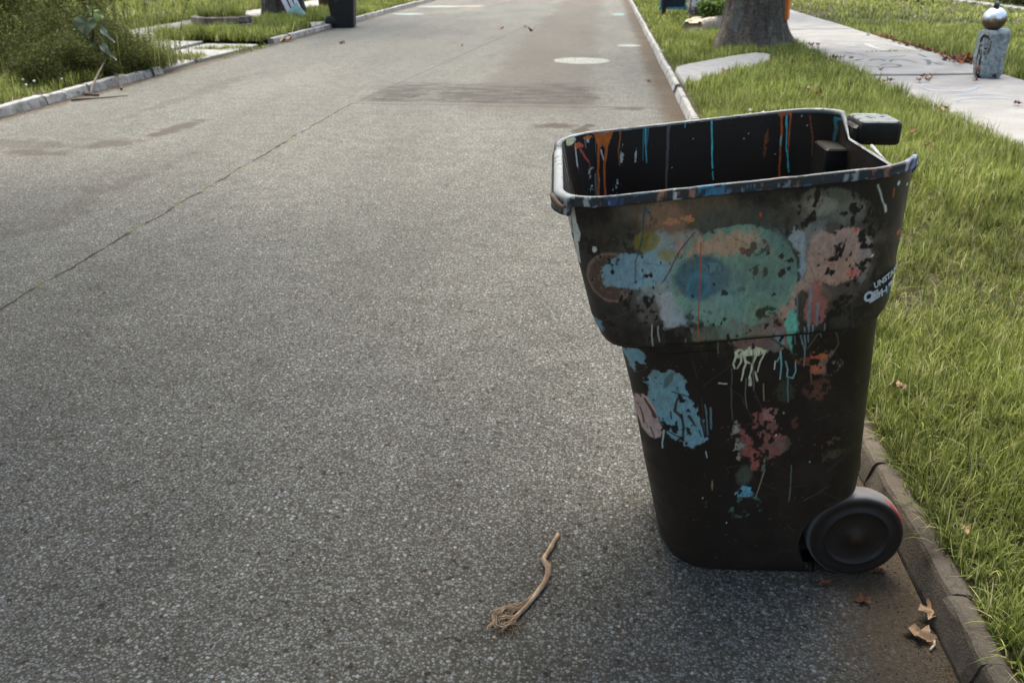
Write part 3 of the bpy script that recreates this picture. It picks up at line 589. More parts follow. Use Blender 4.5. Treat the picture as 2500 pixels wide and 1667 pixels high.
o = mesh_py('orange_board', *box(-.03, .03, -.25, .25, 0, .9, .008), plain('orange_paint', (.62, .16, .025), .5)); o.location = (2.93, 15.0, .50); o.rotation_euler = (0, R(-3), R(-14)); tag(o, 'upright orange board fixed to the right side of the big tree', 'board')

# ---------------- carved stone figure with metal ball ----------------
cf = empty('stone_figure', (4.665, 11.28, .10), 'blue-grey carved stone figure topped by a metal ball, on the sidewalk edge', 'sculpture'); cf.rotation_euler = (0, R(-4.5), 0)
V, F = [], []; n, m_ = 56, 46
for i in range(m_):
    t = i/(m_-1); z = .55*t
    for k in range(n):
        a = 2*math.pi*k/n; sx = .152*(1+.06*t)*(1-.18*max(0, .12-t)/.12-.12*max(0, t-.93)/.07); c, s_ = math.cos(a), math.sin(a); q = (abs(c)**3.2+abs(s_)**3.2)**(-1/3.2)
        nz = mnoise.noise(Vector((c*2.2, s_*2.2, z*5+3)))*.016+mnoise.noise(Vector((c*7, s_*7, z*16)))*.006
        gx = .018*math.exp(-((a-4.95)/.14)**2)*(t < .93)
        V.append(((sx*q+nz-gx)*c-.012*math.sin(t*5), (sx*.9*q+nz-gx)*s_, z+(.0 if t < .9 else nz*1.2)))
for i in range(m_-1):
    for k in range(n): F.append((i*n+k, i*n+(k+1) % n, (i+1)*n+(k+1) % n, (i+1)*n+k))
F += [tuple(reversed(range(n))), tuple(range((m_-1)*n, m_*n))]
STB = M('blue_grey_stone', .9, .2); nn = STB.noise(22, 6, vec=STB.obj()); cc = STB.ramp(nn, [(.3, (.12, .14, .145)), (.5, (.24, .28, .29)), (.7, (.36, .40, .41))]); rs = STB.ramp(STB.noise(7, 5, vec=STB.obj(), stretch=(2, 2, .5)), [(.56, 0), (.68, 1)]); STB.color(STB.mix(STB.math('MULTIPLY', rs, .6), cc, (.16, .11, .085))); STB.bump(nn, .9, .02)
mesh_py('carved_block', V, F, STB.done(), cf, True); CV = plain('carved_groove', (.03, .026, .022), .9); BRO = plain('brown_stone', (.20, .115, .08), .8)
def on_face(u, z):   # u: position across the carved left front face
    a = R(224)+u*1.55; sx = .152*(1+.06*z/.55); c, s_ = math.cos(a), math.sin(a); q = (abs(c)**3.2+abs(s_)**3.2)**(-1/3.2)
    return (sx*q*c-.012*math.sin(z/.55*5), sx*.9*q*s_, z)
def groove(nm, pts, r, mat=CV): V, F = tube([on_face(*p) for p in pts], r, 6); mesh_py(nm, V, F, mat, cf, True)
groove('brow', [(-.30, .425), (-.22, .475), (-.1, .50), (.05, .485), (.16, .445)], [.010, .016, .020, .016, .009])
groove('eye', [(-.16, .385), (-.1, .38)], .014); groove('eye', [(.0, .36), (.11, .345)], .013)
groove('mouth', [(-.16, .33), (-.19, .305), (-.12, .28), (-.05, .295), (-.07, .33), (-.14, .335)], .008)
groove('groove', [(.22, .44), (.22, .36), (.2, .30)], .006); groove('groove', [(.16, .26), (.10, .20), (.08, .16)], .006); groove('groove', [(-.04, .27), (-.08, .22), (-.08, .17)], .009); groove('groove', [(-.3, .40), (-.3, .28), (-.3, .16)], .007); groove('groove', [(.03, .33), (.07, .28)], .008)
groove('groove', [(-.25, .10), (-.2, .05), (-.05, .0)], .010); groove('groove', [(.0, .09), (-.1, .05), (-.02, .02)], .008); groove('groove', [(.55, .03), (.64, .05), (.7, .02)], .012)
V, F = lathe([(0, -.02), (.03, -.014), (.045, 0), (.03, .014), (0, .02)], 12); V = [(x, z*.7, y*.8) for x, y, z in V]; o = mesh_py('brown_lozenge', V, F, BRO, cf, True); o.location = on_face(-.1, .125); o.rotation_euler = (0, R(40), R(-32))
ball = [(.132*math.sin(math.pi*i/30), -.132*math.cos(math.pi*i/30)) for i in range(31)]
ball = [p for p in ball if not (p[1] > 0 and p[0] < .045)]+[(.042, .118), (.040, .10)]
BM = M('worn_chrome', .28, .5); BM.b.inputs['Metallic'].default_value = .75; so = BM.n('SeparateXYZ'); BM.l(BM.obj(), so.inputs[0]); f = BM.math('ADD', so.outputs[2], BM.math('MULTIPLY', BM.math('SUBTRACT', BM.noise(16, 4, vec=BM.obj()), .5), .08)); BM.color(BM.ramp(BM.math('ADD', BM.math('MULTIPLY', f, 4), .5), [(.36, (.12, .085, .055)), (.5, (.28, .21, .15)), (.58, (.72, .74, .74))])); BM.rough(BM.ramp(BM.math('ADD', BM.math('MULTIPLY', f, 4), .5), [(.4, .6), (.6, .3)]))
o = mesh_py('metal_ball', *lathe(ball, 40), BM.done(), cf, True); o.location = (-.012, 0, .668)
V, F = tube([(-.012, -.01, .66), (-.02, -.03, .74), (-.02, -.05, .80), (-.018, -.050, .820), (-.015, -.03, .842), (-.01, .01, .84), (-.008, .03, .81), (-.008, .03, .74)], [.014, .018, .022, .025, .025, .024, .022, .016], 12); mesh_py('hook', V, F, plain('oxidised_iron', (.06, .07, .07), .45, metal=.3), cf, True)

# ---------------- chalk, spray paint and painted spots on flat ground ----------------
def faded(name, c, a, lo=.42, hi=.6, sc=60):
    m = M(name, .9, .2); m.color(c); tr = m.n('BsdfTransparent'); mx = m.n('MixShader'); f = m.math('MULTIPLY', m.ramp(m.noise(sc, 4), [(lo, .15), (hi, 1)]), a)
    m.l(f, mx.inputs[0]); m.l(tr.outputs[0], mx.inputs[1]); m.l(m.b.outputs[0], mx.inputs[2]); m.l(mx.outputs[0], m.t.nodes['Material Output'].inputs[0]); return m.done()
SPR = faded('grey_spray_paint', (.11, .125, .13), .72, .3, .5); CHB = faded('blue_chalk', (.34, .42, .60), .5); CHW = faded('white_chalk', (.78, .80, .76), .6)
GRAF = [([(3.48, 12.719), (3.55, 12.87), (3.664, 12.978)], 0.07), ([(3.662, 12.738), (3.776, 12.921), (3.874, 12.931), (3.88, 12.712)], 0.05), ([(3.4, 12.211), (3.514, 12.076), (3.652, 12.005), (3.805, 12.054), (3.923, 12.203), (3.912, 12.351), (3.806, 12.402), (3.679, 12.239)], 0.05), ([(3.911, 12.622), (4.02, 12.888), (4.157, 12.96), (4.232, 12.795), (4.256, 12.592)], 0.05), ([(4.441, 13.008), (4.496, 12.965), (4.458, 12.724), (4.324, 12.348)], 0.07), ([(4.501, 12.728), (4.49, 12.453), (4.532, 12.369)], 0.05), ([(4.554, 12.733), (4.585, 12.553), (4.637, 12.513)], 0.04), ([(4.725, 12.75), (4.757, 12.552)], 0.04), ([(3.577, 13.995), (3.649, 13.867), (3.714, 13.632)], 0.04), ([(3.89, 13.458), (4.01, 13.263), (4.265, 13.392), (4.416, 13.564)], 0.03), ([(4.64, 13.747), (4.62, 13.479), (4.607, 13.272)], 0.05), ([(3.763, 13.605), (3.796, 13.396), (3.854, 13.248)], 0.03)]
BLUE = [([(3.753, 10.613), (3.604, 10.34), (3.582, 10.092), (3.686, 9.983), (3.951, 10.04), (4.152, 10.271), (4.256, 10.501), (4.194, 10.657), (3.98, 10.715)], 0.05), ([(3.611, 9.86), (3.668, 9.837)], 0.04), ([(3.588, 9.606), (3.842, 9.742), (4.112, 9.825), (4.296, 9.827)], 0.05), ([(3.592, 9.264), (3.677, 9.417), (3.84, 9.523), (4.053, 9.572), (4.181, 9.505), (4.238, 9.329)], 0.06)]
WHITE = [([(3.926, 15.445), (4.157, 15.607), (4.335, 15.418), (4.305, 14.761), (4.347, 14.281)], 0.09), ([(4.627, 15.516), (4.749, 15.46), (4.817, 15.068), (4.825, 14.329)], 0.09), ([(3.779, 14.835), (4.016, 15.052), (4.114, 15.194)], 0.08)]
def smooth(pts, k=5):
    P = [Vector(p) for p in pts]; P = [P[0]*2-P[1]]+P+[P[-1]*2-P[-2]]; out = []
    for i in range(1, len(P)-2):
        for j in range(k):
            t = j/k; out.append(.5*((2*P[i])+(-P[i-1]+P[i+1])*t+(2*P[i-1]-5*P[i]+4*P[i+1]-P[i+2])*t*t+(-P[i-1]+3*P[i]-3*P[i+1]+P[i+2])*t**3))
    out.append(P[-2]); return out
def ribbon(lst, z):
    parts_ = []
    for pts, w_ in lst:
        q = smooth(pts); V, F = [], []
        for i, p in enumerate(q):
            t = (q[min(i+1, len(q)-1)]-q[max(i-1, 0)]).normalized(); nrm = Vector((-t.y, t.x)); ww = w_*(.25+.75*math.sin(math.pi*min(max(i/(len(q)-1), .05), .95))**.6)*.5
            V += [(p.x+nrm.x*ww, p.y+nrm.y*ww, z), (p.x-nrm.x*ww, p.y-nrm.y*ww, z)]
        F = [(2*i, 2*i+1, 2*i+3, 2*i+2) for i in range(len(q)-1)]; parts_.append((V, F))
    return merge(parts_)
for lst, mt, lb, zz in [(GRAF, SPR, 'dark grey spray-painted swirls on a sidewalk slab', .1225), (BLUE, CHB, 'faint blue chalk loops on the nearer sidewalk slab', .1105), (WHITE, CHW, 'pale chalk bands on the sidewalk slab beyond the grey swirls', .1105)]:
    V, F = ribbon(lst, zz); tag(mesh_py('chalk_drawing' if mt is not SPR else 'spray_graffiti', V, F, mt, sw), lb)
def spot(x, y, rx, ry, mt, label, z=.004, n=40):
    V = [(0, 0, 0)]+[(rx*math.cos(2*math.pi*i/n)*(1+.03*math.sin(5*i)), ry*math.sin(2*math.pi*i/n), 0) for i in range(n)]; o = mesh_py('paint_spot', V, [(0, i+1, (i+1) % n+1) for i in range(n)], mt); o.location = (x, y, z); tag(o, label, 'paint spot', 'faded paint spots on the asphalt')
SPW = faded('faded_white_spot', (.36, .375, .33), .65, .3, .5, 40)
spot(-.30, 13.47, .42, .42, SPW, 'large pale round paint spot in the right lane, nearest of the spots'); spot(.47, 15.88, .21, .20, faded('very_faded_white', (.6, .62, .6), .55), 'small faint white spot close to the right kerb')
spot(.38, 24.4, .16, .5, faded('faded_turquoise', (.30, .5, .5), .6), 'faint turquoise spot near the right kerb far up the road'); spot(-5.2, 24.0, .42, .35, faded('faded_aqua', (.5, .62, .62), .6), 'faint aqua spot near the left kerb beyond the far bin'); spot(-5.0, 27.6, .7, .5, SPW, 'wide faint white spot near the left kerb far up the road'); spot(-4.05, 27.9, .42, .4, faded('faded_pink', (.62, .45, .38), .6), 'faint pink spot right of the wide white one')

# ---------------- leaves, twigs and bits ----------------
LF = [plain('dry_leaf_brown', (.16, .07, .04), .7, .4, 60), plain('dry_leaf_tan', (.36, .24, .15), .7, .3, 60), plain('dry_leaf_rust', (.26, .09, .035), .7, .4, 60)]
def leafmesh(seed):
    rg = random.Random(seed); nr, na = 6, 30; V = [(0, 0, .02)]; ph = rg.uniform(0, 6); cu = rg.uniform(.5, 1.3); ax = rg.uniform(-.6, .6)
    for i in range(1, nr):
        for k in range(na):
            a = 2*math.pi*k/na; r = .5*(1+.26*math.cos(5*a+ph*0)+.10*math.sin(9*a+ph)+.06*rg.uniform(-1, 1))*(.72+.28*abs(math.cos(a)))*i/(nr-1)
            x, y = r*math.cos(a), r*math.sin(a)*.8; q = x*math.sin(ax)+y*math.cos(ax)
            V.append((x, y, cu*q*q*1.6+.22*mnoise.noise(Vector((x*4+seed, y*4, seed*2.)))+.05+.05*math.sin(a*5)*r))
    F = [(0, 1+k, 1+(k+1) % na) for k in range(na)]+[(1+i*na+k, 1+(i+1)*na+k, 1+(i+1)*na+(k+1) % na, 1+i*na+(k+1) % na) for i in range(nr-2) for k in range(na)]
    n0 = len(V); V += [(.45, -.014, .08), (.45, .014, .08), (.8, .06, .05)]; F.append((n0, n0+1, n0+2)); zm = min(v[2] for v in V); return [(x, y, z-zm) for x, y, z in V], F
LM = []
for k in range(6):
    V, F = leafmesh(k); me = bpy.data.meshes.new('dry_leaf'); me.from_pydata(V, [], F); me.update(); me.materials.append(LF[k % 3]); me.polygons.foreach_set('use_smooth', [True]*len(me.polygons)); LM.append(me)
def leaf(x, y, z, s, k, label, group='fallen leaves', rz=None):
    o = bpy.data.objects.new('dry_leaf', LM[k % 6]); COL.objects.link(o); o.location = (x, y, z); o.scale = (s, s, s); o.rotation_euler = (random.uniform(-.2, .2), random.uniform(-.2, .2), random.uniform(0, 6) if rz is None else rz); tag(o, label, 'leaf', group)
leaf(.80, 1.628, .004, .062, 1, 'crumpled tan leaf lying in the gutter dirt near the bottom right'); leaf(.852, 1.70, .012, .075, 4, 'curled tan leaf against the kerb face near the bottom right', rz=.6)
leaf(.985, 1.93, .10, .05, 4, 'narrow brown leaf caught in the grass edge by the wheel'); leaf(1.03, 2.66, .14, .05, 1, 'upright tan leaf at the grass edge just behind the bin'); leaf(.70, 1.74, .002, .036, 0, 'dark brown leaf scrap in the dirt below the wheel')
leaf(.62, 1.79, .002, .035, 0, 'brown leaf scrap lying beside the wheel'); leaf(.775, 1.86, .002, .03, 0, 'small brown leaf scrap between wheel and kerb')
o = mesh_py('twig', *tube([(.808, 1.585, .006), (.822, 1.60, .007), (.830, 1.622, .006)], [.0026, .003, .0022], 6), plain('pale_twig', (.55, .47, .38), .7)); tag(o, 'short pale twig beside the crumpled leaf in the gutter', 'twig')
SWL = [(3.36, 15.0, 0), (3.49, 15.1, 0), (3.15, 13.2, 2), (3.29, 13.1, 0), (3.40, 13.15, 2), (3.52, 13.1, 0), (3.23, 11.34, 2), (3.55, 11.76, 0), (3.26, 10.61, 0), (3.34, 10.68, 0), (3.86, 11.13, 0), (3.98, 11.17, 0), (3.70, 10.75, 0), (3.80, 10.78, 0), (4.34, 10.78, 2), (4.85, 13.26, 0), (4.10, 9.1, 0), (4.2, 9.05, 0)]
SLB = ['leaf on the pale chalk slab beside the big tree, left of its pair', 'leaf on the pale chalk slab beside the big tree, right of its pair', 'rust leaf at the grass edge left of the spray-painted swirls', 'dark leaf just right of the rust leaf at the grass edge by the swirls', 'rust leaf in the middle of the little leaf pile left of the swirls', 'dark leaf at the right end of the little leaf pile left of the swirls', 'rust leaf at the grass edge where the slab joint below the swirls begins', 'small leaf just below the spray-painted swirls', 'small leaf near the left edge of the blue chalk slab, left of two', 'small leaf near the left edge of the blue chalk slab, right of two', 'leaf on the blue chalk slab just in front of the joint, left of two', 'leaf on the blue chalk slab just in front of the joint, right of two', 'leaf touching the left side of the upper blue chalk loop', "leaf on the upper blue chalk loop's top left", 'rust leaf between the stone figure and the blue chalk loop', 'leaf right of the spray-painted swirls near the lawn edge', 'leaf lying near the joint in front of the lower blue chalk loop', 'leaf at the joint in front of the lower blue chalk loop, the farther right']
for i, (x, y, k) in enumerate(SWL): leaf(x, y, .114, random.uniform(.075, .12), k, SLB[i], 'leaves scattered on the sidewalk slabs')
for i in range(60):
    yy = 11.6+5.5*(i/60)**1.1; leaf(4.96+random.gauss(0, .05), yy+random.gauss(0, .1), .105+random.uniform(0, .03), random.uniform(.06, .12), random.choice([0, 0, 2, 3]), 'rusty brown leaf in the drift along the right edge of the sidewalk', 'leaf drift along the lawn edge')
for i in range(16): leaf(4.96+random.gauss(0, .09), 12.75+random.gauss(0, .25), .12+random.uniform(0, .05), random.uniform(.1, .15), random.choice([0, 2]), 'rusty brown leaf in the small heap just left of the stone figure', 'leaf heap left of the stone figure')
for i, (x, y) in enumerate([(2.16, 9.5), (2.2, 9.2), (2.77, 12.24), (2.5, 12.0), (2.9, 11.9), (3.0, 12.1), (2.2, 12.1), (2.35, 11.9), (3.1, 8.36), (3.16, 8.4), (2.49, 7.15), (2.42, 6.6), (1.5, 10.9), (2.0, 10.3)]): leaf(x, y, .17, random.uniform(.06, .09), random.choice([0, 1, 2]), 'rust brown dry leaf caught on top of the verge grass', 'leaves caught in the verge grass')
for i, (x, y, s, lb) in enumerate([(-4.61, 15.67, .12, 'small tan leaf on the road, level with the planter ring'), (-2.17, 19.25, .16, 'rust brown leaf in the middle of the road far up'), (-1.7, 19.85, .13, 'dark leaf on the lane edge just beyond the rust brown one'), (-1.48, 18.7, .18, 'long dark leaf on the brown lane far up the road'), (-2.43, 15.49, .06, 'tiny orange leaf in mid road nearer than the rust brown one'), (-5.79, 16.05, .28, 'large dark leaf at the foot of the left kerb end'), (.6, 11.19, .07, 'tiny dark leaf on the road just left of the right kerb')]): leaf(x, y, .006, s, i*2 % 6, lb)
# litter in the gutters: crumbs, seed husks, grit
def crumbs(n, fx, s0, s1, cols, name, label, z=.002):
    P = fx(n); n = len(P); q = RNG.normal(0, 1, (n, 4, 3)); q[:, :, 2] = np.abs(q[:, :, 2])*.5; q /= np.linalg.norm(q, axis=2)[:, :, None]; s = RNG.uniform(s0, s1, n)**1.0; V = P[:, None]+q*s[:, None, None]*np.array((1, 1, .6)); b = (np.arange(n)*4)[:, None]
    T = np.concatenate([b+np.array(t) for t in [(0, 1, 2), (0, 2, 3), (0, 3, 1), (1, 3, 2)]], 1).reshape(-1, 3); C = np.repeat((np.array(cols)[RNG.integers(0, len(cols), n)])[:, None], 4, 1).reshape(-1, 3)
    return tag(mesh_np(name, V.reshape(-1, 3), T, BLADE, None, C), label, 'litter', None, 'stuff')
GC = [(.05, .035, .02), (.12, .085, .05), (.22, .16, .10), (.08, .05, .03), (.35, .32, .28), (.14, .09, .05)]
def gut(n):
    y = RNG.uniform(.9, 9, n); x = .835-np.abs(RNG.normal(0, .075, n)); return np.stack([x, y, np.full(n, .001)], 1)
crumbs(9000, gut, .0008, .0032, GC, 'gutter_litter', 'crumbs, grit and leaf scraps along the right gutter')
def gut2(n):
    y = RNG.uniform(7.5, 22, n); x = -5.84+np.abs(RNG.normal(0, .06, n)); k = (y < 11.6) | (y > 15.2); return np.stack([x, y, np.full(n, .001)], 1)[k]
crumbs(3500, gut2, .003, .012, GC+[(.3, .13, .05)], 'gutter_litter', 'leaf crumbs along the foot of the left kerb')
def scat(n):
    x = RNG.uniform(-3, .8, n); y = RNG.uniform(1.0, 6, n); return np.stack([x, y, np.full(n, .001)], 1)
crumbs(1400, scat, .0012, .0042, [(.42, .42, .41), (.3, .29, .28), (.42, .30, .22), (.06, .04, .03), (.5, .5, .48)], 'loose_grit', 'loose pale chips and grit lying on the asphalt')
# white clover flowers on the verges
def clover(x, y, z, s): V, F = lathe([(0, -.5*s), (.4*s, -.3*s), (.5*s, 0), (.4*s, .3*s), (0, .5*s)], 8); return [(a+x, b+y, c+z) for a, b, c in V], F
for nm, pts, lb in [('clover_flowers', [(1.33, 7.9), (1.36, 8.1), (1.42, 7.75), (1.30, 7.7), (1.46, 8.0)], 'cluster of tiny white clover flowers on the verge near the bin rim'), ('clover_flowers', [(-6.5, 9.4), (-6.3, 9.3), (-6.1, 9.5), (-6.2, 9.0), (-6.35, 8.7), (-6.7, 9.2)], 'scattered tiny white clover flowers on the left lawn patch'), ('clover_flowers', [(5.3, 13.5), (5.35, 13.9), (5.5, 13.6), (5.25, 12.5), (5.6, 14.2)], 'tiny white clover flowers left of the stone figure on the lawn')]:
    V, F = merge([clover(x, y, .17, .03) for x, y in pts]); tag(mesh_py(nm, V, F, plain('clover_white', (.6, .6, .56), .7), None, True), lb, 'flower')
# fallen sticks on the left kerb
ST = plain('grey_stick', (.13, .105, .085), .8); STD = plain('dark_stick', (.06, .045, .035), .8)
o = mesh_py('stick', *tube([(-5.99, 10.3, .30), (-5.90, 9.95, .20), (-5.82, 9.62, .08), (-5.78, 9.50, .02)], [.006, .010, .013, .012], 7, jit=.12), ST); tag(o, 'grey stick standing against the left kerb out of the weeds', 'stick')
o = mesh_py('stick', *tube([(-5.95, 9.6, .03), (-5.80, 9.44, .02), (-5.62, 9.38, .015)], [.012, .018, .012], 7, jit=.12), STD); tag(o, 'dark stick lying at the foot of the grey one', 'stick')
o = mesh_py('stick', *tube([(-6.1, 10.5, .16), (-5.82, 10.2, .12), (-5.66, 9.95, .03), (-5.60, 9.84, .02)], [.010, .014, .016, .012], 7, jit=.12), STD); tag(o, 'dark stick drooping over the left kerb edge to the road', 'stick')
o = mesh_py('stick', *tube([(-5.72, 9.0, .02), (-5.5, 9.2, .015), (-5.3, 9.42, .01)], [.014, .007, .004], 7, jit=.12), STD); tag(o, 'thin dark twig on the asphalt nearest the camera by the left kerb', 'stick')
# root lying on the road
rt = empty('dry_root', (0, 0, 0), 'pale dry root with a frayed fibrous end lying on the asphalt', 'root'); RTM = M('root_bark', .8, .25); rn = RTM.noise(45, 6, stretch=(1, .45, 1)); RTM.color(RTM.ramp(rn, [(.3, (.13, .075, .04)), (.5, (.34, .235, .15)), (.68, (.50, .38, .26))])); RTM.bump(rn, .8, .004); RTM = RTM.done()
main = [(-.066, 1.928, .007), (-.071, 1.905, .008), (-.081, 1.872, .008), (-.0905, 1.84, .009), (-.1, 1.812, .009), (-.094, 1.80, .0095), (-.085, 1.787, .009), (-.083, 1.768, .009), (-.085, 1.748, .009), (-.091, 1.724, .008), (-.099, 1.702, .008), (-.113, 1.668, .008), (-.130, 1.632, .007), (-.146, 1.605, .007), (-.158, 1.590, .006)]
V, F = tube(main, [.0052, .0062, .0068, .0066, .0076, .0078, .0082, .0078, .0078, .0072, .0070, .0058, .0056, .0055, .004], 10, jit=.16); mesh_py('root_stem', V, F, RTM, rt, True)
fr_ = []; rg = random.Random(5)
loops = [[(-.112, 1.672), (-.128, 1.652), (-.150, 1.632), (-.172, 1.632), (-.192, 1.611), (-.202, 1.589), (-.197, 1.562), (-.182, 1.552), (-.165, 1.569), (-.155, 1.588)], [(-.120, 1.66), (-.14, 1.628), (-.158, 1.614), (-.172, 1.600)], [(-.155, 1.592), (-.175, 1.589), (-.196, 1.580), (-.218, 1.582)], [(-.150, 1.598), (-.160, 1.575), (-.176, 1.556), (-.190, 1.538)], [(-.2, 1.575), (-.208, 1.556), (-.212, 1.54)], [(-.106, 1.685), (-.118, 1.67), (-.138, 1.645), (-.158, 1.63)]]
for L in loops:
    for k in range(7 if len(L) > 4 else 3):
        jx, jy = rg.gauss(0, .0038), rg.gauss(0, .0038); P = [(x+jx+rg.gauss(0, .0016), y+jy+rg.gauss(0, .0016), .004+rg.uniform(0, .009)) for x, y in L]; fr_.append(tube(P, [rg.uniform(.0006, .0022)]*(len(P)-1)+[.0005], 5))
for k in range(90):
    x0, y0 = rg.uniform(-.205, -.14), rg.uniform(1.55, 1.63); fr_.append(tube([(x0, y0, .004), (x0+rg.uniform(-.02, .02), y0+rg.uniform(-.02, .02), rg.uniform(.003, .012)), (x0+rg.uniform(-.03, .03), y0+rg.uniform(-.03, .03), .003)], .0007, 4))
fr_.append(tube([(-.090, 1.716, .006), (-.078, 1.730, .007), (-.066, 1.741, .008)], [.0014, .001, .0006], 5)); V, F = merge(fr_); mesh_py('root_fibres', V, F, RTM, rt, True)['kind'] = 'stuff'
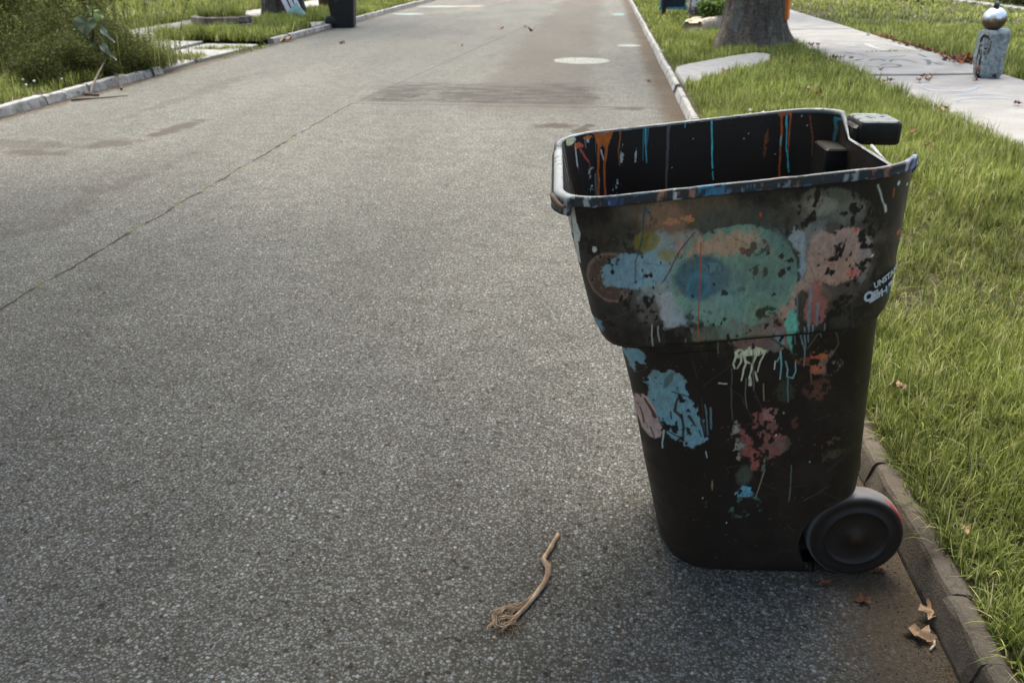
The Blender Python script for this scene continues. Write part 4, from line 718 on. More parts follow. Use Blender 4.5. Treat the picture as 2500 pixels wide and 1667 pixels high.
NEAR_PAINT = [('b',(-0.1866,0.8645),(0.3068,0.1646),(84,84,78),0.26,0.7,0.3,0.4,0),('b',(-0.3084,0.8926),(0.1114,0.0977),(100,104,102),0.5,0.6,0.3,0.3,0),('b',(-0.0165,0.9162),(0.1099,0.1139),(96,88,82),0.5,0.6,0.35,0.35,0),('b',(-0.2929,1.0123),(0.1174,0.0453),(96,82,66),0.75,0.6,0.15,0,0),('b',(-0.3264,0.9837),(0.0461,0.0426),(124,98,80),0.75,0.5,0.15,0.15,0),('b',(-0.1755,0.9859),(0.0979,0.0353),(64,68,62),0.7,0.6,0.15,0,0),('b',(-0.3934,0.9467),(0.0663,0.0438),(56,50,40),0.5,0.7,0.15,0,0),('b',(-0.4217,0.8614),(0.0497,0.0593),(112,92,82),0.9,0.05,0.04,0.2,0),('b',(-0.421,0.8616),(0.0459,0.0544),(66,52,44),0.85,0.08,0.05,0.3,0),('p',[(-0.3409,0.9584),(-0.2657,0.9703),(-0.2469,0.949),(-0.2768,0.9155),(-0.2852,0.8627),(-0.2801,0.8084),(-0.2611,0.7566),(-0.3103,0.7556),(-0.3217,0.8075),(-0.3548,0.8305),(-0.3865,0.8409),(-0.371,0.9139)],(124,138,140),0.85,0.01,0.012,0.08),('p',[(-0.4383,0.8877),(-0.405,0.9184),(-0.3245,0.9221),(-0.3057,0.8623),(-0.3659,0.8411),(-0.4303,0.8371)],(110,138,150),0.9,0.004,0.008,0.12),('b',(-0.335,0.7993),(0.0279,0.0437),(96,92,92),0.6,0.5,0.3,0.3,0),('p',[(-0.3237,0.8311),(-0.283,0.8396),(-0.2623,0.7688),(-0.2747,0.7523),(-0.3103,0.7556),(-0.3169,0.7917)],(150,152,158),0.8,0.008,0.01,0.1),('b',(-0.2804,0.9521),(0.0299,0.0181),(130,122,110),0.7,0.5,0.3,0.2,0),('b',(-0.3582,0.8766),(0.0239,0.0266),(100,120,126),0.6,0.3,0.3,0.45,0),('b',(-0.3565,0.9454),(0.026,0.0226),(104,98,44),0.85,0.35,0.15,0,0),('b',(-0.3139,0.9168),(0.0195,0.0126),(122,116,70),0.8,0.5,0.15,0,0),('b',(-0.2885,0.9319),(0.0087,0.0183),(150,112,104),0.7,0.4,0.15,0,0),('b',(-0.3101,0.9857),(0.0132,0.01),(165,115,88),0.8,0.2,0.5,0,0),('b',(-0.2796,0.9932),(0.0111,0.0071),(172,118,86),0.9,0.1,0.6,0,0),('b',(-0.0098,1.0231),(0.0687,0.0395),(84,88,78),0.75,0.15,0.2,0.4,0),('b',(-0.029,1.0229),(0.0304,0.0207),(118,120,114),0.7,0.5,0.3,0.2,0),('b',(0.028,1.0098),(0.0321,0.0242),(100,102,94),0.6,0.5,0.3,0.35,0),('b',(-0.173,0.8648),(0.128,0.1187),(102,130,118),0.95,0.03,0.03,0.1,0),('p',[(-0.2824,0.9043),(-0.2627,0.9415),(-0.1992,0.966),(-0.1394,0.9615),(-0.1054,0.9331),(-0.1608,0.9248),(-0.2076,0.9259),(-0.2425,0.9087),(-0.2738,0.8857)],(152,124,104),0.85,0.012,0.014,0.2),('b',(-0.1213,0.835),(0.0784,0.0619),(108,132,118),0.5,0.6,0.15,0,0),('b',(-0.2316,0.8093),(0.0622,0.0433),(112,136,130),0.6,0.6,0.15,0,0),('b',(-0.1065,0.8961),(0.0502,0.0746),(84,108,104),0.6,0.5,0.3,0.12,0),('b',(-0.2416,0.8692),(0.0527,0.0475),(60,86,98),0.9,0.3,0.1,0,0),('b',(-0.207,0.8641),(0.0305,0.0266),(74,92,98),0.7,0.5,0.15,0,0),('b',(-0.2202,0.8904),(0.0169,0.0112),(110,130,140),0.6,0.5,0.4,0.4,0),('b',(-0.2444,0.8481),(0.0257,0.0346),(70,110,128),0.8,0.3,0.15,0,0),('b',(-0.2457,0.8442),(0.0154,0.0232),(62,90,106),0.8,0.4,0.15,0,0),('b',(-0.1742,0.8609),(0.0271,0.0305),(84,106,108),0.6,0.6,0.15,0,0),('b',(-0.0822,0.8797),(0.0074,0.0083),(40,28,22),0.95,0.1,0.6,0,0),('b',(-0.0681,0.9072),(0.0057,0.0063),(40,28,22),0.95,0.1,0.6,0,0),('b',(-0.0862,0.9158),(0.005,0.0055),(40,28,22),0.95,0.1,0.6,0,0),('b',(-0.1136,0.9212),(0.0033,0.0037),(40,28,22),0.95,0.1,0.6,0,0),('b',(-0.1896,0.8337),(0.0069,0.0078),(40,28,22),0.95,0.1,0.6,0,0),('b',(-0.0682,0.8912),(0.004,0.0045),(40,28,22),0.95,0.1,0.6,0,0),('b',(-0.2124,0.8525),(0.0034,0.0039),(40,28,22),0.95,0.1,0.6,0,0),('b',(-0.254,0.8246),(0.0042,0.0047),(40,28,22),0.95,0.1,0.6,0,0),('b',(-0.0901,0.8317),(0.0034,0.0039),(40,28,22),0.95,0.1,0.6,0,0),('b',(-0.2049,0.7579),(0.0049,0.0056),(40,28,22),0.95,0.1,0.6,0,0),('b',(-0.1824,0.7745),(0.0042,0.0048),(40,28,22),0.95,0.1,0.6,0,0),('b',(-0.1421,0.9343),(0.0282,0.0182),(46,38,30),0.8,0.3,0.3,0.55,0),('b',(-0.1278,0.8807),(0.0201,0.0169),(46,38,30),0.8,0.3,0.3,0.62,0),('b',(-0.0973,0.7883),(0.0241,0.0159),(46,38,30),0.9,0.3,0.3,0.45,0),('b',(-0.2347,0.7734),(0.0314,0.0242),(46,38,30),0.8,0.4,0.3,0.6,0),('l',[(-0.106,0.9798),(-0.0748,0.9481),(-0.0543,0.9082),(-0.0465,0.8671),(-0.0486,0.8286),(-0.0607,0.797)],[0.0038,0.0053],(50,60,56),0.8),('l',[(-0.265,0.9632),(-0.2909,0.9227),(-0.3016,0.8927),(-0.3156,0.8583)],[0.0023,0.0034],(46,42,36),0.8),('p',[(-0.0825,0.9552),(-0.0664,0.9769),(-0.0483,0.9665),(-0.0348,0.8974),(-0.0442,0.8633),(-0.0512,0.9156)],(135,150,162),0.9,0.004,0.008,0.05),('p',[(-0.0546,0.9841),(-0.017,0.9917),(-0.0001,0.9529),(-0.0132,0.9163),(-0.0285,0.89),(-0.0448,0.9268)],(106,114,116),0.85,0.01,0.012,0.15),('b',(0.033,0.9171),(0.0559,0.0623),(152,126,116),0.95,0.06,0.12,0.42,0),('p',[(-0.0354,0.9487),(-0.0202,0.974),(0.0149,0.9603),(0.0056,0.868),(-0.016,0.837),(-0.0379,0.8054),(-0.0707,0.7729),(-0.0817,0.7766),(-0.0533,0.8363),(-0.0352,0.8899)],(152,128,118),0.9,0.006,0.008,0.1),('b',(0.0741,0.9103),(0.0153,0.0481),(120,118,122),0.6,0.3,0.3,0.4,0),('b',(0.0598,0.8822),(0.014,0.009),(155,92,90),0.8,0.4,0.4,0,0),('b',(0.0057,0.8297),(0.0204,0.0232),(110,92,80),0.6,0.4,0.4,0.3,0),('p',[(-0.026,0.856),(-0.0045,0.8679),(0.0221,0.8144),(0.0191,0.7647),(0.0005,0.7623),(-0.0202,0.782),(-0.016,0.8176)],(142,88,84),0.85,0.006,0.01,0.15),('p',[(-0.048,0.8248),(-0.0313,0.8475),(-0.016,0.837),(-0.0216,0.7899),(-0.0169,0.7329),(-0.0273,0.7414)],(52,50,40),0.95,0.004,0.006,0),('p',[(-0.2607,0.7526),(-0.139,0.7633),(-0.0713,0.7769),(-0.0395,0.7323),(-0.0178,0.6803),(-0.0701,0.6812),(-0.1286,0.6863),(-0.1649,0.7092),(-0.2382,0.7181)],(112,102,96),0.9,0.008,0.016,0.34),('b',(-0.2061,0.7374),(0.0423,0.0196),(72,84,74),0.8,0.3,0.3,0.15,0),('b',(-0.1018,0.7),(0.0428,0.0222),(106,86,84),0.85,0.2,0.2,0.1,0),('b',(-0.1614,0.7466),(0.0281,0.0266),(96,112,104),0.8,0.3,0.4,0.2,0),('p',[(-0.0628,0.767),(-0.0527,0.8011),(-0.0346,0.7856),(-0.028,0.7495),(-0.0174,0.6781),(-0.0366,0.7159),(-0.0524,0.7449)],(98,162,146),0.95,0.004,0.006,0.05),('p',[(-0.0793,0.7606),(-0.0625,0.765),(-0.0476,0.7368),(-0.0266,0.6996),(-0.0358,0.6908),(-0.0629,0.7151)],(120,140,150),0.85,0.004,0.01,0.2),('p',[(-0.0868,0.7645),(-0.0707,0.7729),(-0.0537,0.753),(-0.0251,0.691),(-0.03,0.6887),(-0.0581,0.7366)],(120,84,76),0.8,0.003,0.006,0.1),('l',[(-0.0163,0.8486),(-0.0147,0.8137),(-0.0082,0.7621)],[0.0069,0.0061],(100,116,120),0.9),('l',[(0.0024,0.814),(0.0081,0.7625)],[0.0061,0.0038],(100,116,120),0.9),('l',[(-0.0161,0.7579),(-0.0017,0.7003)],[0.0038,0.0031],(100,116,120),0.9),('l',[(-0.0088,0.7661),(0.007,0.6918),(0.0123,0.6435)],[0.0046,0.0023],(100,116,120),0.9),('l',[(0.0005,0.7623),(0.0107,0.7063)],[0.0042,0.0031],(100,116,120),0.9),('l',[(-0.0084,0.7223),(0.0068,0.6831)],[0.0031,0.0023],(100,116,120),0.9),('p',[(-0.1412,0.686),(-0.1072,0.6882),(-0.0701,0.6812),(-0.0774,0.6701),(-0.1051,0.6738),(-0.1348,0.6664)],(196,184,162),0.95,0.003,0.008,0.25),('l',[(-0.1367,0.6796),(-0.1411,0.6463),(-0.1359,0.6352)],[0.0053,0.0034],(192,180,160),0.9),('l',[(-0.127,0.6754),(-0.1257,0.6534),(-0.1305,0.6354)],[0.0057,0.0027],(192,180,160),0.9),('l',[(-0.1216,0.6756),(-0.1152,0.6492),(-0.1164,0.6267),(-0.1175,0.6039)],[0.0061,0.0031],(192,180,160),0.9),('l',[(-0.0946,0.6762),(-0.1001,0.6406),(-0.1005,0.6135)],[0.0057,0.0031],(192,180,160),0.9),('l',[(-0.1005,0.6135),(-0.0974,0.593)],[0.0057,0.0084],(192,180,160),0.9),('l',[(-0.0781,0.6745),(-0.084,0.6544),(-0.0853,0.6275)],[0.0042,0.0023],(192,180,160),0.9),('l',[(-0.0908,0.6274),(-0.0837,0.6049)],[0.0031,0.0046],(192,180,160),0.9),('l',[(-0.0515,0.6553),(-0.0511,0.6352)],[0.0031,0.0027],(192,180,160),0.9),('l',[(-0.1664,0.5953),(-0.1488,0.5939)],[0.0027,0.0019],(192,180,160),0.9),('l',[(-0.1159,0.6536),(-0.1051,0.6495)],[0.0069,0.0023],(192,180,160),0.9),('l',[(-0.0447,0.6797),(-0.037,0.6467),(-0.0334,0.6085)],[0.0046,0.0027],(112,156,166),0.9),('l',[(-0.0298,0.6558),(-0.0205,0.6337),(-0.0192,0.6157),(-0.0057,0.6115),(-0.0034,0.6297),(-0.0074,0.6564)],[0.0031,0.0027],(112,156,166),0.9),('l',[(-0.0478,0.6554),(-0.0443,0.6665)],[0.0027,0.0019],(112,156,166),0.9),('l',[(-0.0785,0.7202),(-0.0479,0.6991),(-0.0236,0.6824),(-0.0089,0.6608)],[0.0019,0.0027],(46,42,38),0.9),('b',(0.0624,0.6559),(0.0305,0.033),(112,98,92),0.7,0.3,0.3,0.45,0),('b',(0.0377,0.6716),(0.0243,0.0113),(156,86,54),0.9,0.2,0.4,0.2,-0.15),('b',(0.0425,0.6376),(0.0173,0.016),(150,90,64),0.85,0.2,0.4,0.35,0),('b',(0.0135,0.6569),(0.0216,0.0111),(120,70,46),0.7,0.3,0.4,0.4,0),('l',[(0.0128,0.6898),(0.0265,0.7233),(0.0457,0.743),(0.0629,0.7352),(0.0758,0.7027),(0.0701,0.6803)],[0.0027,0.0015],(92,88,72),0.7),('p',[(-0.4693,0.7443),(-0.453,0.7416),(-0.4365,0.7404),(-0.407,0.6531),(-0.4187,0.6537),(-0.4404,0.6579),(-0.4551,0.6806)],(98,132,146),0.95,0.004,0.008,0.3),('p',[(-0.3803,0.6336),(-0.3519,0.678),(-0.3384,0.6624),(-0.3309,0.6251),(-0.3407,0.6286),(-0.3536,0.6303),(-0.3455,0.5931),(-0.3584,0.5965),(-0.3684,0.608)],(100,136,150),0.95,0.003,0.01,0.12),('p',[(-0.3235,0.5902),(-0.3166,0.612),(-0.2896,0.6228),(-0.2763,0.6236),(-0.2535,0.6166),(-0.2381,0.6086),(-0.2303,0.5595),(-0.2073,0.5405),(-0.2,0.5074),(-0.1783,0.4442),(-0.1806,0.4325),(-0.1912,0.4157),(-0.2049,0.4081),(-0.2233,0.4117),(-0.2333,0.4224),(-0.2609,0.4355),(-0.281,0.4655),(-0.2958,0.4964),(-0.3145,0.5365),(-0.3217,0.5695)],(98,132,145),0.95,0.003,0.01,0.26),('b',(-0.2773,0.5997),(0.0075,0.0258),(60,66,62),0.7,0.5,0.2,0,-0.3),('l',[(-0.2674,0.5681),(-0.2426,0.5614),(-0.2229,0.5554)],[0.0028,0.0021],(40,28,22),0.95),('l',[(-0.203,0.534),(-0.1921,0.4851),(-0.1768,0.4466)],[0.0046,0.007],(40,28,22),0.95),('l',[(-0.1915,0.5255),(-0.1768,0.4535)],[0.0035,0.0025],(40,28,22),0.95),('l',[(-0.2386,0.5061),(-0.2308,0.4654),(-0.2296,0.4373)],[0.006,0.0053],(40,28,22),0.95),('l',[(-0.2695,0.4525),(-0.2476,0.4416),(-0.2276,0.4352)],[0.0025,0.0046],(40,28,22),0.95),('l',[(-0.2544,0.5408),(-0.255,0.5134),(-0.2416,0.5013)],[0.0053,0.0081],(40,28,22),0.95),('l',[(-0.2223,0.5023),(-0.2052,0.4756)],[0.007,0.0042],(40,28,22),0.95),('l',[(-0.224,0.4682),(-0.214,0.45)],[0.006,0.007],(40,28,22),0.95),('l',[(-0.1948,0.4622),(-0.1873,0.4439)],[0.0025,0.0028],(40,28,22),0.95),('l',[(-0.2632,0.5097),(-0.2603,0.4892)],[0.0032,0.0032],(40,28,22),0.95),('l',[(-0.1891,0.5344),(-0.1735,0.449)],[0.0042,0.0028],(84,112,122),0.7),('l',[(-0.1758,0.526),(-0.1687,0.4676)],[0.006,0.0046],(84,112,122),0.7),('p',[(-0.3402,0.4924),(-0.3373,0.5197),(-0.326,0.5364),(-0.3125,0.5326),(-0.2985,0.5076),(-0.2826,0.4648),(-0.2736,0.4459),(-0.2766,0.4213),(-0.2857,0.4093),(-0.2972,0.4072),(-0.3149,0.4197),(-0.3306,0.4506)],(152,132,128),0.95,0.002,0.003,0.16),('l',[(-0.3253,0.4851),(-0.3139,0.4426)],[0.0039,0.0046],(40,28,22),0.92),('l',[(-0.3005,0.441),(-0.2941,0.4267),(-0.2895,0.4135)],[0.0028,0.0025],(40,28,22),0.92),('l',[(-0.3198,0.5228),(-0.3006,0.4939),(-0.296,0.4811)],[0.006,0.0106],(40,28,22),0.92),('l',[(-0.3318,0.5288),(-0.3279,0.5216)],[0.007,0.0035],(40,28,22),0.92),('l',[(-0.2725,0.4489),(-0.2719,0.4079),(-0.2688,0.3909)],[0.0021,0.0025],(150,165,165),0.9),('l',[(-0.1716,0.3997),(-0.1682,0.3819)],[0.0016,0.0016],(140,155,155),0.9),('p',[(-0.1047,0.4748),(-0.0896,0.4684),(-0.0749,0.4411),(-0.0586,0.4041),(-0.0463,0.3854),(-0.0452,0.3516),(-0.0612,0.3486),(-0.0788,0.3939),(-0.0945,0.4405)],(124,76,72),0.85,0.006,0.014,0.45),('p',[(-0.085,0.5092),(-0.0749,0.5118),(-0.0634,0.4828),(-0.0677,0.4759),(-0.0788,0.4914)],(124,76,72),0.8,0.004,0.014,0.4),('p',[(-0.0675,0.5319),(-0.0335,0.5263),(-0.0237,0.4773),(-0.0078,0.4663),(0.0134,0.4253),(0.0016,0.4108),(-0.014,0.3961),(-0.0306,0.3521),(-0.0511,0.4138),(-0.0501,0.465)],(118,80,78),0.8,0.006,0.02,0.5),('b',(-0.0345,0.5107),(0.0226,0.02),(135,100,104),0.7,0.3,0.4,0.5,0),('b',(-0.0167,0.509),(0.0087,0.0155),(140,150,155),0.7,0.3,0.4,0.6,0),('b',(0.0045,0.425),(0.016,0.0186),(80,78,70),0.6,0.4,0.4,0.35,0),('p',[(-0.1356,0.4806),(-0.1121,0.4768),(-0.0998,0.4404),(-0.0894,0.4173),(-0.0777,0.3892),(-0.0879,0.3816),(-0.1185,0.3926),(-0.123,0.4396)],(136,130,122),0.85,0.01,0.02,0.56),('b',(-0.073,0.3284),(0.0184,0.0296),(68,72,64),0.7,0.6,0.2,0.1,0),('b',(-0.0637,0.2773),(0.0238,0.0182),(86,140,162),0.95,0.15,0.4,0.5,0),('b',(-0.0557,0.2351),(0.0395,0.0441),(66,92,92),0.7,0.3,0.4,0.72,0),('b',(-0.0321,0.3618),(0.004,0.0194),(104,110,104),0.7,0.3,0.3,0.2,0),('b',(0.1121,0.3955),(0.0361,0.0142),(78,66,56),0.6,0.5,0.4,0.4,0.4),('b',(0.112,0.4494),(0.0159,0.0206),(92,74,64),0.6,0.4,0.4,0.6,0),('b',(0.0216,0.49),(0.0105,0.018),(96,60,48),0.6,0.4,0.4,0.6,0),('b',(0.057,0.5811),(0.033,0.0277),(100,66,56),0.6,0.4,0.4,0.6,0),('b',(-0.0166,0.579),(0.0221,0.0323),(60,64,56),0.5,0.5,0.4,0.4,0),('b',(-0.1449,0.2971),(0.0028,0.0175),(112,102,76),0.85,0.15,0.2,0,0.1),('l',[(-0.0266,0.3498),(-0.0321,0.3025),(-0.0367,0.2591)],[0.0014,0.0014],(126,118,100),0.7),('l',[(0.0322,0.364),(0.0393,0.32),(0.0461,0.2519)],[0.0025,0.0035],(88,96,90),0.6),('l',[(0.0801,0.2558),(0.1078,0.2773),(0.1304,0.3034)],[0.0014,0.0014],(74,70,62),0.6),('b',(-0.1623,0.2544),(0.0017,0.0034),(190,200,190),0.95,0.1,0.2,0,0),('b',(-0.0172,0.4534),(0.0016,0.0031),(200,205,200),0.95,0.1,0.2,0,0),('b',(0.0726,0.3762),(0.0013,0.0025),(90,190,190),0.95,0.1,0.2,0,0),('b',(-0.0943,0.1745),(0.0014,0.0028),(190,195,180),0.95,0.1,0.2,0,0),('b',(-0.14,1.0035),(0.0028,0.0045),(175,60,34),0.95,0.1,0.2,0,0),('b',(0.0478,0.9748),(0.0034,0.0055),(170,62,38),0.95,0.1,0.2,0,0),('b',(0.1462,0.9582),(0.0058,0.0055),(160,60,40),0.95,0.1,0.2,0,0),('b',(-0.4567,0.9206),(0.0046,0.0083),(165,168,165),0.95,0.1,0.2,0,0),('b',(0.0913,0.9195),(0.0023,0.0035),(190,190,185),0.95,0.1,0.2,0,0),('b',(0.1179,1.0642),(0.0035,0.0045),(180,185,190),0.95,0.1,0.2,0,0),('b',(0.1444,1.0563),(0.003,0.0029),(170,175,175),0.95,0.1,0.2,0,0),('b',(-0.0119,0.8138),(0.0013,0.0024),(170,60,40),0.95,0.1,0.2,0,0),('b',(-0.277,0.8378),(0.002,0.0035),(150,60,40),0.95,0.1,0.2,0,0),('b',(-0.1644,0.9273),(0.002,0.0033),(160,60,40),0.95,0.1,0.2,0,0),('b',(-0.1652,0.7709),(0.002,0.0036),(160,70,40),0.95,0.1,0.2,0,0),('p',[(-0.5289,1.0099),(-0.5082,1.0242),(-0.492,1.0277),(-0.5034,1.0056),(-0.4994,0.972),(-0.4881,0.9511),(-0.4893,0.9298),(-0.4837,0.88),(-0.4878,0.8719),(-0.4961,0.9303),(-0.503,0.9593),(-0.5012,0.9376),(-0.5065,0.9399),(-0.5136,0.9823),(-0.5198,0.9977)],(168,172,170),0.95,0.0015,0.001,0),('l',[(-0.5092,0.9927),(-0.5062,0.9714),(-0.5012,0.951)],[0.0022,0.0019],(64,52,58),0.9),('l',[(-0.3641,1.0153),(-0.3667,0.9992),(-0.3644,0.9638),(-0.3668,0.9396),(-0.371,0.9212),(-0.3766,0.9002)],[0.0054,0.0029],(44,72,78),0.92),('l',[(-0.3639,1.0124),(-0.3581,1.0081),(-0.354,0.9994)],[0.0057,0.0019],(44,72,78),0.9),('l',[(-0.3519,0.9958),(-0.3511,0.9884)],[0.0029,0.0029],(44,72,78),0.9),('l',[(-0.3495,0.9803),(-0.3493,0.9774)],[0.0019,0.0022],(44,72,78),0.9),('l',[(-0.3758,0.8995),(-0.3728,0.8553)],[0.0008,0.0008],(90,60,50),0.7),('l',[(-0.2486,0.9435),(-0.2311,0.7183)],[0.0019,0.0019],(146,72,44),0.9),('l',[(0.0716,1.0641),(0.0818,1.0454),(0.0942,1.0238)],[0.0028,0.0028],(168,174,176),0.9),('l',[(0.0955,1.0227),(0.0998,1.0106)],[0.0056,0.0047],(172,178,180),0.9),('l',[(0.1088,1.0541),(0.1104,1.0393)],[0.0023,0.0023],(150,82,52),0.9),('p',[(-0.5325,0.9774),(-0.5272,0.9712),(-0.5216,0.9524),(-0.5084,0.9028),(-0.4999,0.8701),(-0.4838,0.7996),(-0.49,0.7995),(-0.5052,0.87),(-0.5145,0.906),(-0.5243,0.9428)],(120,138,140),0.6,0.004,0.004,0),('l',[(-0.5244,1.0069),(-0.5124,0.9896),(-0.5035,0.9399)],[0.0079,0.0054],(176,180,178),0.95),('l',[(-0.5081,1.0191),(-0.4994,0.972),(-0.4928,0.918),(-0.4849,0.8736)],[0.0095,0.0057],(176,180,178),0.95),('l',[(-0.495,0.9662),(-0.4887,0.9472),(-0.4899,0.9291)],[0.0048,0.0048],(170,174,172),0.95),('l',[(-0.1034,0.6869),(-0.0964,0.6329),(-0.0862,0.5771)],[0.0027,0.0019],(88,92,86),0.8),('l',[(-0.1432,0.635),(-0.135,0.5664),(-0.1234,0.495)],[0.0027,0.0019],(70,74,70),0.8),('l',[(-0.1083,0.6088),(-0.1037,0.5696),(-0.096,0.5296)],[0.0027,0.0019],(84,90,86),0.8),('l',[(-0.0174,0.6157),(-0.0126,0.5815),(-0.0047,0.5465)],[0.0027,0.0019],(80,110,112),0.8),('l',[(0.0285,0.644),(0.0312,0.6238),(0.0369,0.6035)],[0.0027,0.0019],(120,80,60),0.8),('l',[(-0.0431,0.8365),(-0.0337,0.7737),(-0.0152,0.6999)],[0.0027,0.0019],(90,110,110),0.8),('l',[(-0.0676,0.5961),(-0.0651,0.573),(-0.0595,0.5497)],[0.0027,0.0019],(120,112,96),0.8),('l',[(-0.3318,0.7592),(-0.3293,0.732),(-0.3244,0.706)],[0.0027,0.0019],(150,150,150),0.8),('l',[(-0.3174,0.7554),(-0.3162,0.7377),(-0.3123,0.7204)],[0.0027,0.0019],(150,150,150),0.8),('l',[(0.024,0.7669),(0.027,0.7446),(0.036,0.7181)],[0.0027,0.0019],(92,104,106),0.8),('l',[(-0.1827,0.7087),(-0.1807,0.6905),(-0.1769,0.6742)],[0.0027,0.0019],(96,100,96),0.8),('l',[(-0.2574,0.7258),(-0.2556,0.7093),(-0.2517,0.6943)],[0.0027,0.0019],(110,100,90),0.8)]
FAR_PAINT = [('p',[(-0.4491,1.0375),(-0.3596,1.0548),(-0.386,1.0425),(-0.3959,1.0132),(-0.404,0.9903),(-0.4137,1.0039),(-0.4222,0.9902),(-0.4309,1.0128),(-0.4376,1.0331)],(156,80,34),0.95,0.002,0.002,0),('l',[(-0.4242,1.0038),(-0.4237,0.9487),(-0.4192,0.8639)],[0.0055,0.0059],(156,80,34),0.95),('l',[(-0.4004,1.0222),(-0.4071,0.9581),(-0.4015,0.8642)],[0.0078,0.0059],(156,80,34),0.95),('l',[(-0.3693,1.0516),(-0.3692,1.0225),(-0.3725,0.9907),(-0.3664,0.9516)],[0.0047,0.0035],(112,66,36),0.9),('b',(-0.479,1.0069),(0.0118,0.0082),(172,72,46),0.95,0.1,0.4,0.15,0),('l',[(-0.4713,0.9942),(-0.4606,0.976),(-0.449,0.9614)],[0.0055,0.0035],(160,66,46),0.85),('l',[(-0.4461,0.9577),(-0.4469,0.9158)],[0.002,0.002],(110,50,40),0.8),('b',(-0.4976,1.0204),(0.0127,0.0118),(204,174,134),0.95,0.1,0.4,0,0),('b',(-0.4541,1.0239),(0.0109,0.0063),(170,90,45),0.95,0.1,0.4,0,0),('b',(-0.4537,1.0153),(0.004,0.0046),(130,165,170),0.95,0.1,0.3,0,0),('l',[(-0.4621,1.0193),(-0.4586,0.9989)],[0.0039,0.0023],(84,84,100),0.9),('l',[(-0.4866,1.0009),(-0.4801,0.955)],[0.0031,0.0027],(192,198,200),0.95),('l',[(-0.4172,0.9902),(-0.4106,0.965)],[0.0047,0.002],(186,192,196),0.95),('l',[(-0.3039,1.0624),(-0.3021,1.0141),(-0.2959,0.9603)],[0.0055,0.0035],(56,132,154),0.9),('l',[(-0.3095,1.0588),(-0.3063,0.9661)],[0.0031,0.0031],(40,92,108),0.85),('l',[(-0.2971,1.0612),(-0.2964,1.0366),(-0.2996,0.9959)],[0.0035,0.0031],(40,92,108),0.85),('l',[(-0.2437,1.066),(-0.2454,1.0416)],[0.0156,0.007],(74,70,74),0.8),('l',[(-0.2449,1.046),(-0.2399,0.8947)],[0.007,0.0051],(74,70,74),0.8),('l',[(-0.2041,1.073),(-0.2014,1.062),(-0.2023,1.0518)],[0.0039,0.0023],(58,140,160),0.9),('l',[(-0.1349,1.0802),(-0.1282,1.0067),(-0.1221,0.9474)],[0.0047,0.0035],(60,152,178),0.95),('l',[(-0.1198,0.9382),(-0.1178,0.9172)],[0.0023,0.0023],(60,152,178),0.9),('p',[(0.0256,1.099),(0.0691,1.1024),(0.0677,1.0797),(0.06,1.0883),(0.0473,1.0839),(0.0441,1.0751)],(138,72,38),0.95,0.002,0.002,0),('l',[(0.0418,1.0926),(0.0473,1.0397),(0.05,0.9949),(0.0543,0.9262)],[0.0055,0.0051],(134,68,38),0.9),('l',[(0.0638,1.0927),(0.0668,1.0532),(0.0707,0.9906)],[0.0047,0.0031],(134,68,38),0.9),('l',[(0.0548,1.0839),(0.0655,0.9996),(0.0787,0.9404)],[0.0035,0.0031],(60,152,178),0.95),('l',[(0.0467,1.0308),(0.0491,1.0084)],[0.0031,0.0027],(60,152,178),0.95),('l',[(0.1598,1.1013),(0.1571,1.0848)],[0.0117,0.0047],(38,96,116),0.95),('l',[(0.1576,1.0869),(0.1598,1.0319),(0.1636,0.9459)],[0.0043,0.0035],(42,78,90),0.9),('l',[(0.1076,1.0931),(0.1211,1.036),(0.1272,0.9866)],[0.0016,0.0016],(110,56,36),0.8),('b',(0.0105,1.0171),(0.0054,0.0314),(110,62,36),0.6,0.4,0.4,0.4,0),('b',(0.1278,1.0963),(0.004,0.0039),(190,70,50),0.9,0.1,0.15,0,0),('b',(-0.0655,1.0865),(0.0398,0.004),(200,180,140),0.8,0.1,0.6,0.4,0),('b',(-0.4399,0.9158),(0.0121,0.0328),(140,155,160),0.9,0.2,0.4,0.62,0),('b',(-0.3719,0.8978),(0.0157,0.0188),(140,155,160),0.9,0.2,0.4,0.62,0),('b',(-0.3255,0.9728),(0.0028,0.023),(140,155,160),0.9,0.2,0.4,0.62,0),('b',(-0.3622,0.977),(0.0045,0.0275),(140,155,160),0.9,0.2,0.4,0.62,0),('b',(-0.4145,0.9161),(0.0065,0.0075),(140,155,160),0.9,0.2,0.4,0.62,0),('b',(-0.357,0.9215),(0.0028,0.0056),(140,155,160),0.9,0.2,0.4,0.62,0),('b',(-0.1788,1.0229),(0.0018,0.0018),(180,180,170),0.9,0.1,0.15,0,0),('b',(-0.2274,0.9471),(0.0018,0.0018),(180,180,170),0.9,0.1,0.15,0,0),('b',(-0.0365,1.0372),(0.0018,0.0018),(180,180,170),0.9,0.1,0.15,0,0),('b',(0.0377,0.9857),(0.0018,0.0018),(180,180,170),0.9,0.1,0.15,0,0),('b',(0.0913,1.0842),(0.0018,0.0018),(180,180,170),0.9,0.1,0.15,0,0),('b',(0.1076,1.0624),(0.0017,0.0018),(180,180,170),0.9,0.1,0.15,0,0),('b',(-0.0476,1.0246),(0.0017,0.0018),(180,180,170),0.9,0.1,0.15,0,0)]
